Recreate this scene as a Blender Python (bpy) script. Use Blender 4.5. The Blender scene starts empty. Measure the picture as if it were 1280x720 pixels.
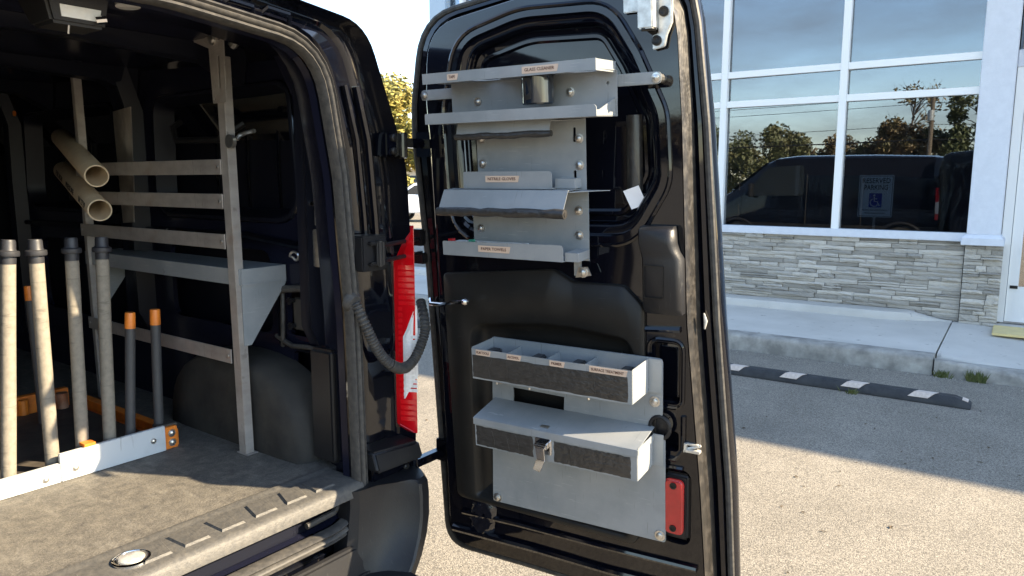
import bpy, bmesh, math, random
from math import sin, cos, pi, radians as R
from mathutils import Matrix, Vector
from mathutils.geometry import tessellate_polygon
random.seed(7)
SC = bpy.context.scene
COL = SC.collection

# ---------------------------------------------------------------- camera, sky, sun, exposure
cam = bpy.data.cameras.new('camera'); camo = bpy.data.objects.new('camera', cam); COL.objects.link(camo)
cam.sensor_width = 36; cam.lens = 919 / 1280 * 36; cam.clip_start = .05; cam.clip_end = 2000
camo.location = (0, 0, 1.55); camo.rotation_euler = (R(90 - 8.296), 0, R(-55.5))
SC.camera = camo
SUN_EL, SUN_AZ = R(30), math.atan2(.46, -1.0)          # azimuth measured from +Y towards +X
sd = Vector((sin(SUN_AZ) * cos(SUN_EL), cos(SUN_AZ) * cos(SUN_EL), sin(SUN_EL)))
sun = bpy.data.lights.new('sun', 'SUN'); sun.energy = 5.0; sun.angle = R(.5); sun.color = (1, .82, .57)
suno = bpy.data.objects.new('sun', sun); COL.objects.link(suno)
suno.rotation_euler = sd.to_track_quat('Z', 'Y').to_euler()
wd = bpy.data.worlds.new('World'); SC.world = wd; wd.use_nodes = True
wn, wl = wd.node_tree.nodes, wd.node_tree.links
bg = wn['Background']; bg.inputs[1].default_value = .15
sky = wn.new('ShaderNodeTexSky'); sky.sky_type = 'NISHITA'; sky.sun_disc = False
sky.sun_elevation = SUN_EL; sky.sun_rotation = SUN_AZ; sky.dust_density = .3; sky.air_density = 1.0; sky.ozone_density = 1.0
ctc = wn.new('ShaderNodeTexCoord'); cmp_ = wn.new('ShaderNodeMapping'); cmp_.inputs['Scale'].default_value = (1.2, 1.2, 4.5)
cno = wn.new('ShaderNodeTexNoise'); cno.inputs['Scale'].default_value = 1.6; cno.inputs['Detail'].default_value = 9; cno.inputs['Roughness'].default_value = .62
crp = wn.new('ShaderNodeValToRGB'); crp.color_ramp.elements[0].position = .44; crp.color_ramp.elements[1].position = .76
cmx = wn.new('ShaderNodeMix'); cmx.data_type = 'RGBA'
wl.new(ctc.outputs['Generated'], cmp_.inputs[0]); wl.new(cmp_.outputs[0], cno.inputs[0]); wl.new(cno.outputs[0], crp.inputs[0])
wl.new(crp.outputs[0], cmx.inputs[0]); wl.new(sky.outputs[0], cmx.inputs[6]); cmx.inputs[7].default_value = (1.6, 1.68, 1.82, 1)
wl.new(cmx.outputs[2], bg.inputs[0])
SC.view_settings.view_transform = 'Standard'; SC.view_settings.look = 'None'
SC.view_settings.gamma = 1; SC.view_settings.exposure = 1.95; SC.view_settings.use_curve_mapping = False

# ---------------------------------------------------------------- materials
def mat(name, col, rough=.5, metal=0., coat=0., col2=None, nscale=20., ndetail=6., lo=.35, hi=.65, bump=0., bscale=60.,
        rand=0., stretch=None, ior=1.5, vor=None, rough2=None, emit=None, spec=.5, scuff=None):
    m = bpy.data.materials.new(name); m.use_nodes = True
    n, l = m.node_tree.nodes, m.node_tree.links
    b = n['Principled BSDF']
    b.inputs['Base Color'].default_value = (*col, 1); b.inputs['Roughness'].default_value = rough
    b.inputs['Metallic'].default_value = metal; b.inputs['Specular IOR Level'].default_value = spec; b.inputs['IOR'].default_value = ior
    b.inputs['Coat Weight'].default_value = coat; b.inputs['Coat Roughness'].default_value = .03
    tc = n.new('ShaderNodeTexCoord'); mp = n.new('ShaderNodeMapping'); l.new(tc.outputs['Object'], mp.inputs[0])
    if stretch: mp.inputs['Scale'].default_value = stretch
    last = None
    if col2:
        t = n.new('ShaderNodeTexNoise'); t.inputs['Scale'].default_value = nscale; t.inputs['Detail'].default_value = ndetail
        t.inputs['Roughness'].default_value = .6
        l.new(mp.outputs[0], t.inputs[0])
        r = n.new('ShaderNodeValToRGB'); r.color_ramp.elements[0].position = lo; r.color_ramp.elements[1].position = hi
        r.color_ramp.elements[0].color = (*col, 1); r.color_ramp.elements[1].color = (*col2, 1)
        l.new(t.outputs[0], r.inputs[0]); last = r.outputs[0]
        if rough2 is not None:
            mr = n.new('ShaderNodeMapRange'); mr.inputs[1].default_value = lo; mr.inputs[2].default_value = hi
            mr.inputs[3].default_value = rough; mr.inputs[4].default_value = rough2
            l.new(t.outputs[0], mr.inputs[0]); l.new(mr.outputs[0], b.inputs['Roughness'])
    if vor:                                        # speckle (aggregate): scale, dark factor, light factor
        v = n.new('ShaderNodeTexVoronoi'); v.inputs['Scale'].default_value = vor[0]; l.new(mp.outputs[0], v.inputs[0])
        sx = n.new('ShaderNodeSeparateColor'); l.new(v.outputs['Color'], sx.inputs[0])
        mr = n.new('ShaderNodeMapRange'); mr.inputs[3].default_value = vor[1]; mr.inputs[4].default_value = vor[2]
        l.new(sx.outputs[0], mr.inputs[0])
        mm = n.new('ShaderNodeMix'); mm.data_type = 'RGBA'; mm.blend_type = 'MULTIPLY'; mm.inputs[0].default_value = 1
        if last: l.new(last, mm.inputs[6])
        else: mm.inputs[6].default_value = (*col, 1)
        l.new(mr.outputs[0], mm.inputs[7]); last = mm.outputs[2]
    for sc_, st_, a0, a1, sc_col, amt in (scuff or ()):      # wear: scale, stretch, ramp start, ramp end, colour, amount
        m2 = n.new('ShaderNodeMapping'); m2.inputs['Scale'].default_value = st_; m2.inputs['Rotation'].default_value = (.1, .2, .15); l.new(tc.outputs['Object'], m2.inputs[0])
        t2 = n.new('ShaderNodeTexNoise'); t2.inputs['Scale'].default_value = sc_; t2.inputs['Detail'].default_value = 6; l.new(m2.outputs[0], t2.inputs[0])
        q = n.new('ShaderNodeMapRange'); q.inputs[1].default_value = a0; q.inputs[2].default_value = a1; q.inputs[4].default_value = amt; l.new(t2.outputs[0], q.inputs[0])
        mm = n.new('ShaderNodeMix'); mm.data_type = 'RGBA'; l.new(q.outputs[0], mm.inputs[0])
        if last: l.new(last, mm.inputs[6])
        else: mm.inputs[6].default_value = (*col, 1)
        mm.inputs[7].default_value = (*sc_col, 1); last = mm.outputs[2]
    if rand:
        oi = n.new('ShaderNodeObjectInfo'); mr = n.new('ShaderNodeMapRange')
        mr.inputs[3].default_value = 1 - rand; mr.inputs[4].default_value = 1 + rand * .6
        l.new(oi.outputs['Random'], mr.inputs[0])
        mm = n.new('ShaderNodeMix'); mm.data_type = 'RGBA'; mm.blend_type = 'MULTIPLY'; mm.inputs[0].default_value = 1
        if last: l.new(last, mm.inputs[6])
        else: mm.inputs[6].default_value = (*col, 1)
        l.new(mr.outputs[0], mm.inputs[7]); last = mm.outputs[2]
    if last: l.new(last, b.inputs['Base Color'])
    if bump:
        t = n.new('ShaderNodeTexNoise'); t.inputs['Scale'].default_value = bscale; t.inputs['Detail'].default_value = 5
        l.new(mp.outputs[0], t.inputs[0])
        bp = n.new('ShaderNodeBump'); bp.inputs['Strength'].default_value = bump; bp.inputs['Distance'].default_value = .01
        l.new(t.outputs[0], bp.inputs['Height']); l.new(bp.outputs[0], b.inputs['Normal'])
    if emit:
        b.inputs['Emission Color'].default_value = (*emit[:3], 1); b.inputs['Emission Strength'].default_value = emit[3]
    return m

def glass_mat(name, refl, tint, gcol=(1, 1, 1), rough=0.0):
    m = bpy.data.materials.new(name); m.use_nodes = True
    n, l = m.node_tree.nodes, m.node_tree.links
    n.remove(n['Principled BSDF']); out = n['Material Output']
    g = n.new('ShaderNodeBsdfGlossy'); g.inputs[0].default_value = (*gcol, 1); g.inputs['Roughness'].default_value = rough
    t = n.new('ShaderNodeBsdfTransparent'); t.inputs[0].default_value = (*tint, 1)
    fr = n.new('ShaderNodeFresnel'); fr.inputs[0].default_value = 1.5
    ad = n.new('ShaderNodeMath'); ad.operation = 'ADD'; ad.inputs[1].default_value = refl; ad.use_clamp = True
    l.new(fr.outputs[0], ad.inputs[0])
    mx = n.new('ShaderNodeMixShader'); l.new(ad.outputs[0], mx.inputs[0]); l.new(t.outputs[0], mx.inputs[1]); l.new(g.outputs[0], mx.inputs[2])
    l.new(mx.outputs[0], out.inputs[0])
    return m

M = {}
M['paint'] = mat('gloss_black_paint', (.0025, .003, .006), .06, coat=.4, spec=.35, bump=.015, bscale=9, scuff=((60, (1, 1, 1), .66, .74, (.05, .045, .038), .35), (5, (1, 1, .4), .56, .8, (.018, .016, .014), .5)))
M['paint_in'] = mat('interior_black_paint', (.0085, .0095, .020), .2, spec=.26, coat=0., bump=.03, bscale=7)
M['recess'] = mat('shaded_interior_paint', (.008, .009, .015), .35, spec=.13)  # darker, duller copy of the interior paint to keep shaded panels dark
M['dusty'] = mat('dusty_paint', (.018, .016, .014), .34, col2=(.062, .052, .041), nscale=60, ndetail=14, lo=.46, hi=.92, rough2=.75, bump=.12, bscale=160, stretch=(1, 1, .7), coat=.3)
M['trim'] = mat('black_plastic_trim', (.011, .0105, .010), .4, spec=.28, bump=.05, bscale=300, col2=(.018, .017, .0155), nscale=5, scuff=((30, (1, 1, 12), .66, .74, (.06, .056, .05), .5), (3, (1, 1, 1), .5, .8, (.035, .031, .026), .5)))
M['plastic'] = mat('charcoal_plastic', (.014, .014, .0155), .38, spec=.28, bump=.06, bscale=250, scuff=((26, (10, 1, 1), .65, .74, (.06, .058, .052), .5), (4, (1, 1, 1), .52, .8, (.04, .036, .03), .5)))
M['rubber'] = mat('black_rubber', (.040, .039, .038), .5, spec=.2, col2=(.075, .070, .063), nscale=60, bump=.05, bscale=120)
M['floor'] = mat('rubber_floor', (.085, .080, .073), .62, spec=.2, col2=(.205, .187, .156), nscale=34, lo=.25, hi=.85, bump=.25, bscale=160, ndetail=10, vor=(420, .72, 1.2), scuff=((6, (1, 7, 1), .58, .75, (.06, .056, .05), .4), (7, (5, 1, 1), .58, .78, (.29, .27, .23), .4)))
M['sill'] = mat('sill_plastic', (.064, .063, .061), .5, spec=.25, col2=(.12, .112, .098), nscale=70, lo=.3, hi=.8, bump=.15, bscale=150, ndetail=9, scuff=((16, (6, 1, 1), .60, .72, (.055, .054, .052), .6),))
M['alu'] = mat('mill_aluminium', (.46, .425, .39), .38, metal=.4, col2=(.30, .27, .245), nscale=9, lo=.35, hi=.75, ndetail=8, bump=.04, bscale=90, stretch=(1, 1, 2), scuff=((20, (1, 9, 1), .63, .70, (.16, .14, .12), .6), (9, (1, 1, 1), .62, .72, (.30, .19, .12), .45)))
M['zinc'] = mat('zinc_plated_steel', (.62, .61, .58), .28, metal=.9, col2=(.45, .43, .40), nscale=60)
M['steel_paint'] = mat('grey_painted_steel', (.225, .245, .255), .34, col2=(.275, .288, .295), nscale=9, ndetail=14, lo=.40, hi=.62, rough2=.52, bump=.02, bscale=220, scuff=((16, (1, 1, 22), .66, .70, (.42, .43, .43), .55), (14, (18, 1, 1), .67, .71, (.12, .12, .12), .5), (5, (1, 1, 1), .58, .75, (.17, .165, .155), .5)))
M['tape'] = mat('black_cloth_tape', (.030, .0285, .027), .30, col2=(.046, .043, .040), nscale=40, stretch=(1, 1, 2), ndetail=9, bump=.4, bscale=55)
M['labeltape'] = mat('cream_label_tape', (.62, .47, .36), .5, col2=(.55, .41, .31), nscale=30)
M['ink'] = mat('brown_ink', (.10, .045, .03), .6)
M['inkblack'] = mat('black_ink', (.015, .015, .02), .6)
M['pvc'] = mat('aged_beige_pipe', (.62, .50, .35), .45, col2=(.50, .39, .26), nscale=12, ndetail=8, bump=.05, bscale=60)
M['pole'] = mat('grey_pole', (.24, .215, .175), .6, spec=.1, col2=(.18, .162, .132), nscale=60, lo=.4, hi=.7, ndetail=8, bump=.12, bscale=90, scuff=((18, (1, 1, 6), .62, .70, (.10, .09, .075), .5),))
M['darkpole'] = mat('charcoal_foam_pole', (.042, .042, .044), .6, col2=(.055, .054, .054), nscale=30)
M['hatch'] = mat('grey_hatch_plastic', (.06, .056, .05), .5, col2=(.045, .042, .038), nscale=9)
M['cap'] = mat('black_rubber_cap', (.022, .023, .028), .5)
M['orange'] = mat('orange_paint', (.74, .21, .025), .42, col2=(.45, .115, .02), nscale=22, lo=.45, hi=.75, ndetail=8)
M['whiteboard'] = mat('white_plastic_board', (.52, .545, .555), .42, col2=(.36, .375, .38), nscale=9, lo=.52, hi=.85, ndetail=9, scuff=((12, (9, 1, 1), .62, .70, (.22, .22, .21), .6),))
M['darkboard'] = mat('worn_dark_board', (.035, .030, .027), .65, col2=(.075, .063, .05), nscale=14, ndetail=9, bump=.1)
M['redlens'] = mat('red_lens', (.72, .006, .012), .1, coat=1., col2=(.58, .004, .008), nscale=6, bump=.06, bscale=260)
M['clearlens'] = mat('clear_lens', (.86, .84, .82), .2, coat=.3, col2=(.70, .68, .66), nscale=60, bump=.3, bscale=90, stretch=(1, 1, .3))
M['reflector'] = mat('red_reflector', (.42, .012, .016), .25, coat=.7, col2=(.33, .01, .013), nscale=30, bump=.05)
M['chrome'] = mat('chrome', (.75, .75, .76), .1, metal=1.)
M['gal'] = mat('galvanised_latch', (.66, .65, .60), .32, metal=.35, col2=(.45, .43, .39), nscale=50)
M['lamp'] = mat('clear_lamp_lens', (.62, .62, .60), .15, coat=1., bump=.5, bscale=50)
M['cup'] = mat('smoked_plastic', (.012, .017, .026), .12, coat=.6)
M['tag'] = mat('white_paper', (.80, .81, .83), .6)
M['dusttape'] = mat('silver_foil_tape', (.55, .50, .44), .3, metal=.8, col2=(.35, .31, .28), nscale=8, bump=.5, bscale=14)
M['asphalt'] = mat('worn_asphalt', (.20, .178, .142), .85, col2=(.28, .252, .205), nscale=2.1, lo=.25, hi=.75, ndetail=14, vor=(210, .40, 1.35), bump=.5, bscale=170, scuff=((.55, (1, 1, 1), .56, .74, (.13, .118, .098), .6), (3.2, (1, 6, 1), .64, .72, (.33, .30, .25), .3)))
M['concrete'] = mat('sidewalk_concrete', (.46, .44, .395), .8, col2=(.55, .525, .475), nscale=2.2, ndetail=11, lo=.3, hi=.7, bump=.18, bscale=150, scuff=((1.1, (1, 1, 1), .54, .75, (.33, .315, .28), .7), (14, (1, 1, 1), .66, .72, (.24, .225, .2), .6)))
M['kerb'] = mat('weathered_kerb', (.20, .19, .168), .85, col2=(.40, .38, .335), nscale=6, ndetail=11, lo=.36, hi=.66, bump=.3, bscale=80)
M['stone'] = mat('ledger_stone', (.42, .385, .33), .8, col2=(.52, .48, .415), nscale=7, ndetail=8, bump=.5, bscale=28, rand=.40)
M['mortar'] = mat('dark_mortar', (.13, .122, .108), .9, col2=(.19, .178, .158), nscale=30)
M['white'] = mat('white_window_frame', (.84, .835, .81), .4)
M['stucco'] = mat('pale_stucco', (.67, .69, .73), .75, bump=.35, bscale=170, col2=(.62, .64, .68), nscale=14, scuff=((2.2, (1, 1, .3), .55, .8, (.50, .53, .58), .6),))
M['fascia'] = mat('pale_blue_fascia', (.42, .52, .62), .6)
M['glass'] = glass_mat('tinted_window_glass', .12, (.50, .55, .60), (.88, .92, .96))
M['doorglass'] = glass_mat('door_glass', .28, (.5, .5, .48))
M['dark'] = mat('dim_room', (.12, .12, .125), .8)
M['roomfloor'] = mat('room_floor', (.10, .09, .08), .5)
M['signwhite'] = mat('sign_white', (.78, .80, .80), .5)
M['signblue'] = mat('sign_blue', (.03, .06, .42), .5)
M['pad'] = mat('reflective_pad', (.52, .43, .36), .5, col2=(.66, .56, .48), nscale=40)
M['stop'] = mat('wheel_stop_rubber', (.018, .020, .023), .6, col2=(.036, .037, .039), nscale=16, bump=.1, bscale=90)
M['grass'] = mat('weed_green', (.06, .085, .02), .6, col2=(.12, .125, .035), nscale=20)
M['bark'] = mat('bark', (.09, .07, .05), .9, bump=.6, bscale=18, col2=(.13, .10, .075), nscale=9)
M['leaf_y'] = mat('yellow_autumn_leaves', (.27, .21, .045), .6, col2=(.19, .19, .045), nscale=1.1, lo=.35, hi=.65)
M['leaf_g'] = mat('olive_leaves', (.085, .10, .035), .6, col2=(.14, .125, .05), nscale=.8, lo=.35, hi=.65)
M['leaf_d'] = mat('dark_green_leaves', (.055, .072, .028), .6, col2=(.095, .105, .04), nscale=.8, lo=.35, hi=.65)
M['leaf_r'] = mat('russet_leaves', (.16, .10, .05), .6, col2=(.12, .11, .045), nscale=.9, lo=.35, hi=.65)
M['wood'] = mat('weathered_pole_wood', (.12, .095, .07), .85, bump=.3)
M['carwhite'] = mat('white_car_paint', (.78, .79, .80), .2, coat=1.)
M['carglass'] = mat('dark_car_glass', (.02, .025, .03), .05, coat=1.)
M['tyre'] = mat('tyre_rubber', (.02, .02, .02), .7)
M['sunpatch'] = mat('sun_patch_yellow', (.72, .58, .26), .7, col2=(.62, .50, .24), nscale=9)  # sunlight on the walk put into the colour
M['beigewall'] = mat('beige_render', (.55, .52, .47), .8)

# ---------------------------------------------------------------- mesh helpers
class G:
    def __init__(s): s.v = []; s.f = []
    def add(s, vs, fs):
        o = len(s.v); s.v += [tuple(p) for p in vs]; s.f += [tuple(i + o for i in f) for f in fs]; return s
    def box(s, x0, x1, y0, y1, z0, z1):
        vs = [(x, y, z) for z in (z0, z1) for y in (y0, y1) for x in (x0, x1)]
        return s.add(vs, [(0, 2, 3, 1), (4, 5, 7, 6), (0, 1, 5, 4), (2, 6, 7, 3), (0, 4, 6, 2), (1, 3, 7, 5)])
    def hexa(s, bot, top):
        return s.add(list(bot) + list(top), [(0, 3, 2, 1), (4, 5, 6, 7)] + [(i, (i + 1) % 4, 4 + (i + 1) % 4, 4 + i) for i in range(4)])
    def loft(s, rings, closed=True, cap0=False, cap1=False):
        n = len(rings[0]); vs = [p for r in rings for p in r]; fs = []
        for a in range(len(rings) - 1):
            for i in range(n if closed else n - 1):
                j = (i + 1) % n; fs.append((a * n + i, a * n + j, (a + 1) * n + j, (a + 1) * n + i))
        if cap0: fs.append(tuple(range(n - 1, -1, -1)))
        if cap1: fs.append(tuple((len(rings) - 1) * n + i for i in range(n)))
        return s.add(vs, fs)
    def tube(s, path, r, seg=8, caps=True, closed=False):
        pts = [Vector(p) for p in path]; n = len(pts); rings = []; up = None
        for i, p in enumerate(pts):
            if closed: t = pts[(i + 1) % n] - pts[i - 1]
            else: t = pts[min(i + 1, n - 1)] - pts[max(i - 1, 0)]
            t.normalize()
            if up is None: up = Vector((0, 0, 1)) if abs(t.z) < .9 else Vector((1, 0, 0))
            a = t.cross(up).normalized(); b = a.cross(t).normalized(); up = b
            rr = r[i] if isinstance(r, (list, tuple)) else r
            rings.append([p + (a * cos(2 * pi * k / seg) + b * sin(2 * pi * k / seg)) * rr for k in range(seg)])
        if closed: rings.append(rings[0]); caps = False
        return s.loft(rings, True, caps, caps)
    def lathe(s, prof, p0, ax, seg=16, caps=True):
        ax = Vector(ax).normalized(); u = ax.orthogonal().normalized(); w = ax.cross(u); p0 = Vector(p0)
        rings = [[p0 + ax * h + (u * cos(2 * pi * k / seg) + w * sin(2 * pi * k / seg)) * r for k in range(seg)] for r, h in prof]
        return s.loft(rings, True, caps, caps)
    def plate(s, poly, t0, t1, f, holes=()):
        """prism of a 2-D polygon with holes; f(a, b, t) -> 3-D point"""
        if not holes:
            n = len(poly)
            return s.loft([[f(a, b, t0) for a, b in poly], [f(a, b, t1) for a, b in poly]], True, True, True)
        loops = [list(poly)] + [list(h) for h in holes]
        flat = [p for lp in loops for p in lp]
        tri = tessellate_polygon([[Vector((a, b, 0)) for a, b in lp] for lp in loops])
        n = len(flat); fs = [tuple(t) for t in tri] + [tuple(i + n for i in t) for t in tri]
        o = 0
        for lp in loops:
            m = len(lp)
            for i in range(m):
                j = (i + 1) % m; fs.append((o + i, o + j, n + o + j, n + o + i))
            o += m
        return s.add([f(a, b, t0) for a, b in flat] + [f(a, b, t1) for a, b in flat], fs)

def rpoly(pts, seg=5):
    """rounded polygon: pts = (a, b, radius)"""
    out = []; n = len(pts)
    for i in range(n):
        p = Vector(pts[i][:2]); r = pts[i][2]
        d0 = (Vector(pts[i - 1][:2]) - p); d1 = (Vector(pts[(i + 1) % n][:2]) - p)
        l0, l1 = d0.length, d1.length; d0.normalize(); d1.normalize()
        ang = d0.angle(d1); tl = min(r / max(math.tan(ang / 2), 1e-4), l0 * .49, l1 * .49)
        a, b = p + d0 * tl, p + d1 * tl
        for k in range(seg + 1):
            t = k / seg; q = a * (1 - t) ** 2 + p * 2 * t * (1 - t) + b * t ** 2
            out.append((q.x, q.y))
    return out
def rrect(a0, a1, b0, b1, r, seg=5): return rpoly([(a0, b0, r), (a1, b0, r), (a1, b1, r), (a0, b1, r)], seg)
def inset(poly, d):
    n = len(poly); out = []
    ar = sum(poly[i][0] * poly[(i + 1) % n][1] - poly[(i + 1) % n][0] * poly[i][1] for i in range(n)); sg = 1 if ar > 0 else -1
    for i in range(n):
        k0, k1 = i - 1, (i + 1) % n
        a = Vector(poly[k1]) - Vector(poly[k0])
        if a.length < 1e-9: a = Vector((1, 0))
        a.normalize(); out.append((poly[i][0] - a.y * d * sg, poly[i][1] + a.x * d * sg))
    return out

I4 = Matrix.Identity(4)
WM = {}
def link(o, parent, m):
    COL.objects.link(o); o.matrix_basis = m; WM[o.name] = m.copy()
    if parent: o.parent = parent; o.matrix_parent_inverse = WM[parent.name].inverted()
def meta(o, label=None, cat=None, group=None, kind=None):
    for k, v in (('label', label), ('category', cat), ('group', group), ('kind', kind)):
        if v: o[k] = v
    return o
def thing(name, label, cat, at=(0, 0, 0), frame=I4, group=None):
    o = bpy.data.objects.new(name, None); o.empty_display_size = .1
    link(o, None, frame @ Matrix.Translation(at)); return meta(o, label, cat, group)
def obj(name, g, m, parent=None, frame=I4, bevel=0., seg=2, smooth=35, label=None, cat=None, group=None, kind=None, weld=True):
    vs = g.v; xs = [p[0] for p in vs]; ys = [p[1] for p in vs]; zs = [p[2] for p in vs]
    c = Vector(((min(xs) + max(xs)) / 2, (min(ys) + max(ys)) / 2, min(zs)))
    me = bpy.data.meshes.new(name); me.from_pydata([Vector(p) - c for p in vs], [], g.f)
    bm = bmesh.new(); bm.from_mesh(me)
    if weld: bmesh.ops.remove_doubles(bm, verts=bm.verts, dist=1e-5)
    bmesh.ops.recalc_face_normals(bm, faces=bm.faces)
    if bevel:
        ed = [e for e in bm.edges if len(e.link_faces) == 2 and e.calc_face_angle(0) > R(30)]
        bmesh.ops.bevel(bm, geom=ed, offset=bevel, segments=seg, affect='EDGES', clamp_overlap=True)
    bm.to_mesh(me); bm.free()
    if smooth:
        me.polygons.foreach_set('use_smooth', [True] * len(me.polygons)); me.set_sharp_from_angle(angle=R(smooth))
    me.materials.append(m if not isinstance(m, str) else M[m])
    o = bpy.data.objects.new(name, me); link(o, parent, frame @ Matrix.Translation(c))
    return meta(o, label, cat, group, kind)
def twin(o, m, parent=None):
    c = o.copy(); c.parent = None; c.matrix_parent_inverse = I4; link(c, parent, m); return c
def text(name, s, size, m, frame, parent, width=None):
    cu = bpy.data.curves.new(name, 'FONT'); cu.body = s; cu.size = size; cu.align_x = 'CENTER'; cu.align_y = 'CENTER'; cu.extrude = .0003
    cu.resolution_u = 2; cu.offset = size * .012
    t = bpy.data.objects.new(name, cu); COL.objects.link(t); bpy.context.view_layer.update()
    me = bpy.data.meshes.new_from_object(t.evaluated_get(bpy.context.evaluated_depsgraph_get()))
    bpy.data.objects.remove(t)
    if width:
        w = max(v.co.x for v in me.vertices) - min(v.co.x for v in me.vertices); k = width / w
        for v in me.vertices: v.co.x *= k
    me.materials.clear(); me.materials.append(M[m]); o = bpy.data.objects.new(name, me); link(o, parent, frame); return o
def basis(x, y, o):
    x = Vector(x).normalized(); y = Vector(y).normalized(); z = x.cross(y)
    return Matrix(((x.x, y.x, z.x, o[0]), (x.y, y.y, z.y, o[1]), (x.z, y.z, z.z, o[2]), (0, 0, 0, 1)))
def bolt(parent, frame, p, ax, r=.009, m='zinc'):
    g = G(); g.lathe([(r * 1.5, 0), (r * 1.5, r * .25), (r, r * .3), (r * .95, r * .8), (r * .4, r * 1.05)], p, ax, 10)
    return obj('bolt', g, m, parent, frame)

# frames: van (x right from the rear opening's corner, y forward) and the open rear door (x towards its free edge, y outward)
FV = Matrix.Translation((1.375, 1.462, 0)) @ Matrix.Rotation(R(-2), 4, 'Z')
_a, _t = R(2.7), R(4.)
_u = Vector((sin(_a), -cos(_a), 0)); _n0 = Vector((cos(_a), sin(_a), 0)); _z = Vector((0, 0, 1))
_n = _n0 * cos(_t) + _z * sin(_t); _w = _z * cos(_t) - _n0 * sin(_t)
FD = Matrix(((_u.x, _n.x, _w.x, 1.70), (_u.y, _n.y, _w.y, 1.45), (_u.z, _n.z, _w.z, .45), (0, 0, 0, 1)))
uw = lambda a, b, t: (a, t, b)          # plate in the door plane, t = depth
yz = lambda a, b, t: (t, a, b)          # plate in a wall plane x = t
xz = lambda a, b, t: (a, t, b)
xy = lambda a, b, t: (a, b, t)

# ================================================================ SETTING
def sheet(x0, x1, y0, y1, z): return G().add([(x0, y0, z), (x1, y0, z), (x1, y1, z), (x0, y1, z)], [(0, 1, 2, 3)])
obj('ground', sheet(-400, 400, -400, 400, 0), 'asphalt', kind='structure')
SX = 6.66
KY = .47                                # joint between the two slabs
def slab(y0, y1, zf0, zf1, x0, x1, zb=.15):
    """walk slab with a rounded front edge; zf = front height at both ends"""
    def ring(y, zf):
        return [(x0, y, 0), (x0 + .006, y, zf - .03), (x0 + .014, y, zf - .012), (x0 + .04, y, zf), (x1, y, zb), (x1, y, 0)]
    g = G(); n = 10
    g.loft([ring(y0 + (y1 - y0) * k / n, zf0 + (zf1 - zf0) * k / n) for k in range(n + 1)], True, True, True); return g
side = obj('sidewalk', slab(KY + .006, 14, .15, .15, SX + .17, 8.45), 'concrete', kind='structure', smooth=60)
obj('walk_slab', slab(-.55, KY - .006, .055, .145, SX + .17, 8.95, .15), 'concrete', side, smooth=60)
obj('walk_slab', slab(-22, -.556, .055, .055, SX + .17, 8.95, .15), 'concrete', side, smooth=60)
# kerb stones in front, ramping down at the right-hand slab
kg = slab(KY + .006, 14, .15, .15, SX, SX + .17, .152); obj('kerb', kg, 'kerb', side, smooth=60)
kg = slab(-.55, KY - .006, .052, .142, SX - .02, SX + .17, .10); obj('kerb', kg, 'kerb', side, smooth=60)
kg = slab(-22, -.556, .052, .052, SX - .02, SX + .17, .056); obj('kerb', kg, 'kerb', side, smooth=60)
# ledge at the foot of the wall, tapering off towards the pilaster
g = G(); rings = []
for k in range(24):
    y = .47 + k * .07 if k < 20 else 1.8 + (k - 19) * 2.0
    t = min(1, (y - .47) / .62); t = t * t * (3 - 2 * t); xf = 8.44 - .20 * t; h = .155 + .075 * min(1, t * 1.4)
    rings.append([(xf, y, .14), (xf + .004, y, h - .02), (xf + .02, y, h), (8.5, y, h + .002), (8.5, y, .14)])
g.loft(rings, True, True, True); obj('wall_ledge', g, 'concrete', side, smooth=50)
g = G()
for k in range(420):                    # grit lying along the kerb foot
    x = SX - abs(random.gauss(0, .05)) - .01; y = random.uniform(-1.2, 3.2); r = random.uniform(.002, .007)
    g.add([(x - r, y, 0), (x + r * .4, y - r, 0), (x + r * .6, y + r, 0), (x, y, r * 1.2)], [(0, 1, 3), (1, 2, 3), (2, 0, 3)])
obj('kerb_grit', g, 'kerb', side, kind='stuff', smooth=0)

g = G(); rl = random.Random(5)
for k in range(150):                    # dry leaf bits and grit lying about the lot
    x, y = rl.uniform(2.0, 6.4), rl.uniform(-1.5, 6.0); a = rl.uniform(0, pi); l_, w_ = rl.uniform(.006, .022), rl.uniform(.003, .009)
    ca, sa = cos(a), sin(a); g.add([(x - l_ * ca, y - l_ * sa, .003), (x + w_ * sa, y - w_ * ca, .004 + w_ * .5), (x + l_ * ca, y + l_ * sa, .003), (x - w_ * sa, y + w_ * ca, .004 + w_ * .3)], [(0, 1, 2), (0, 2, 3)])
obj('leaf_litter', g, mat('dry_leaf', (.10, .065, .03), .8, col2=(.05, .035, .02), nscale=9), None, kind='stuff', smooth=0, label='scattered dry leaf bits on the asphalt', cat='leaf litter')

# ================================================================ BUILDING
XF = 8.5
bld = thing('storefront_building', 'grey stone-clad storefront with tall tinted windows and white mullions behind the sidewalk', 'building', (XF, 3, 0))
YE, ZT = 7.25, 5.60
g = G(); g.box(XF + .06, XF + .30, .12, YE, 0, .955); obj('lower_wall', g, 'mortar', bld)
g = G(); g.box(XF - .02, XF + .3, .12, YE, 4.35, ZT); obj('upper_wall', g, 'fascia', bld)
g = G(); g.box(XF - .05, XF + .34, -22.0, YE + .05, ZT, ZT + .12); obj('parapet_cap', g, 'white', bld, bevel=.01)
g = G(); g.box(XF + .28, XF + .30, -22, .12, 0, ZT); g.box(XF + .30, XF + 7, YE - .3, YE, 0, ZT); g.box(XF + .30, XF + 7, -22, -21.7, 0, ZT); g.box(XF + 6.7, XF + 7, -21.7, YE - .3, 0, ZT)
g.box(XF + .3, XF + 6.7, -21.7, YE - .3, ZT - .2, ZT - .05)
obj('outer_walls', g, 'fascia', bld)
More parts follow.
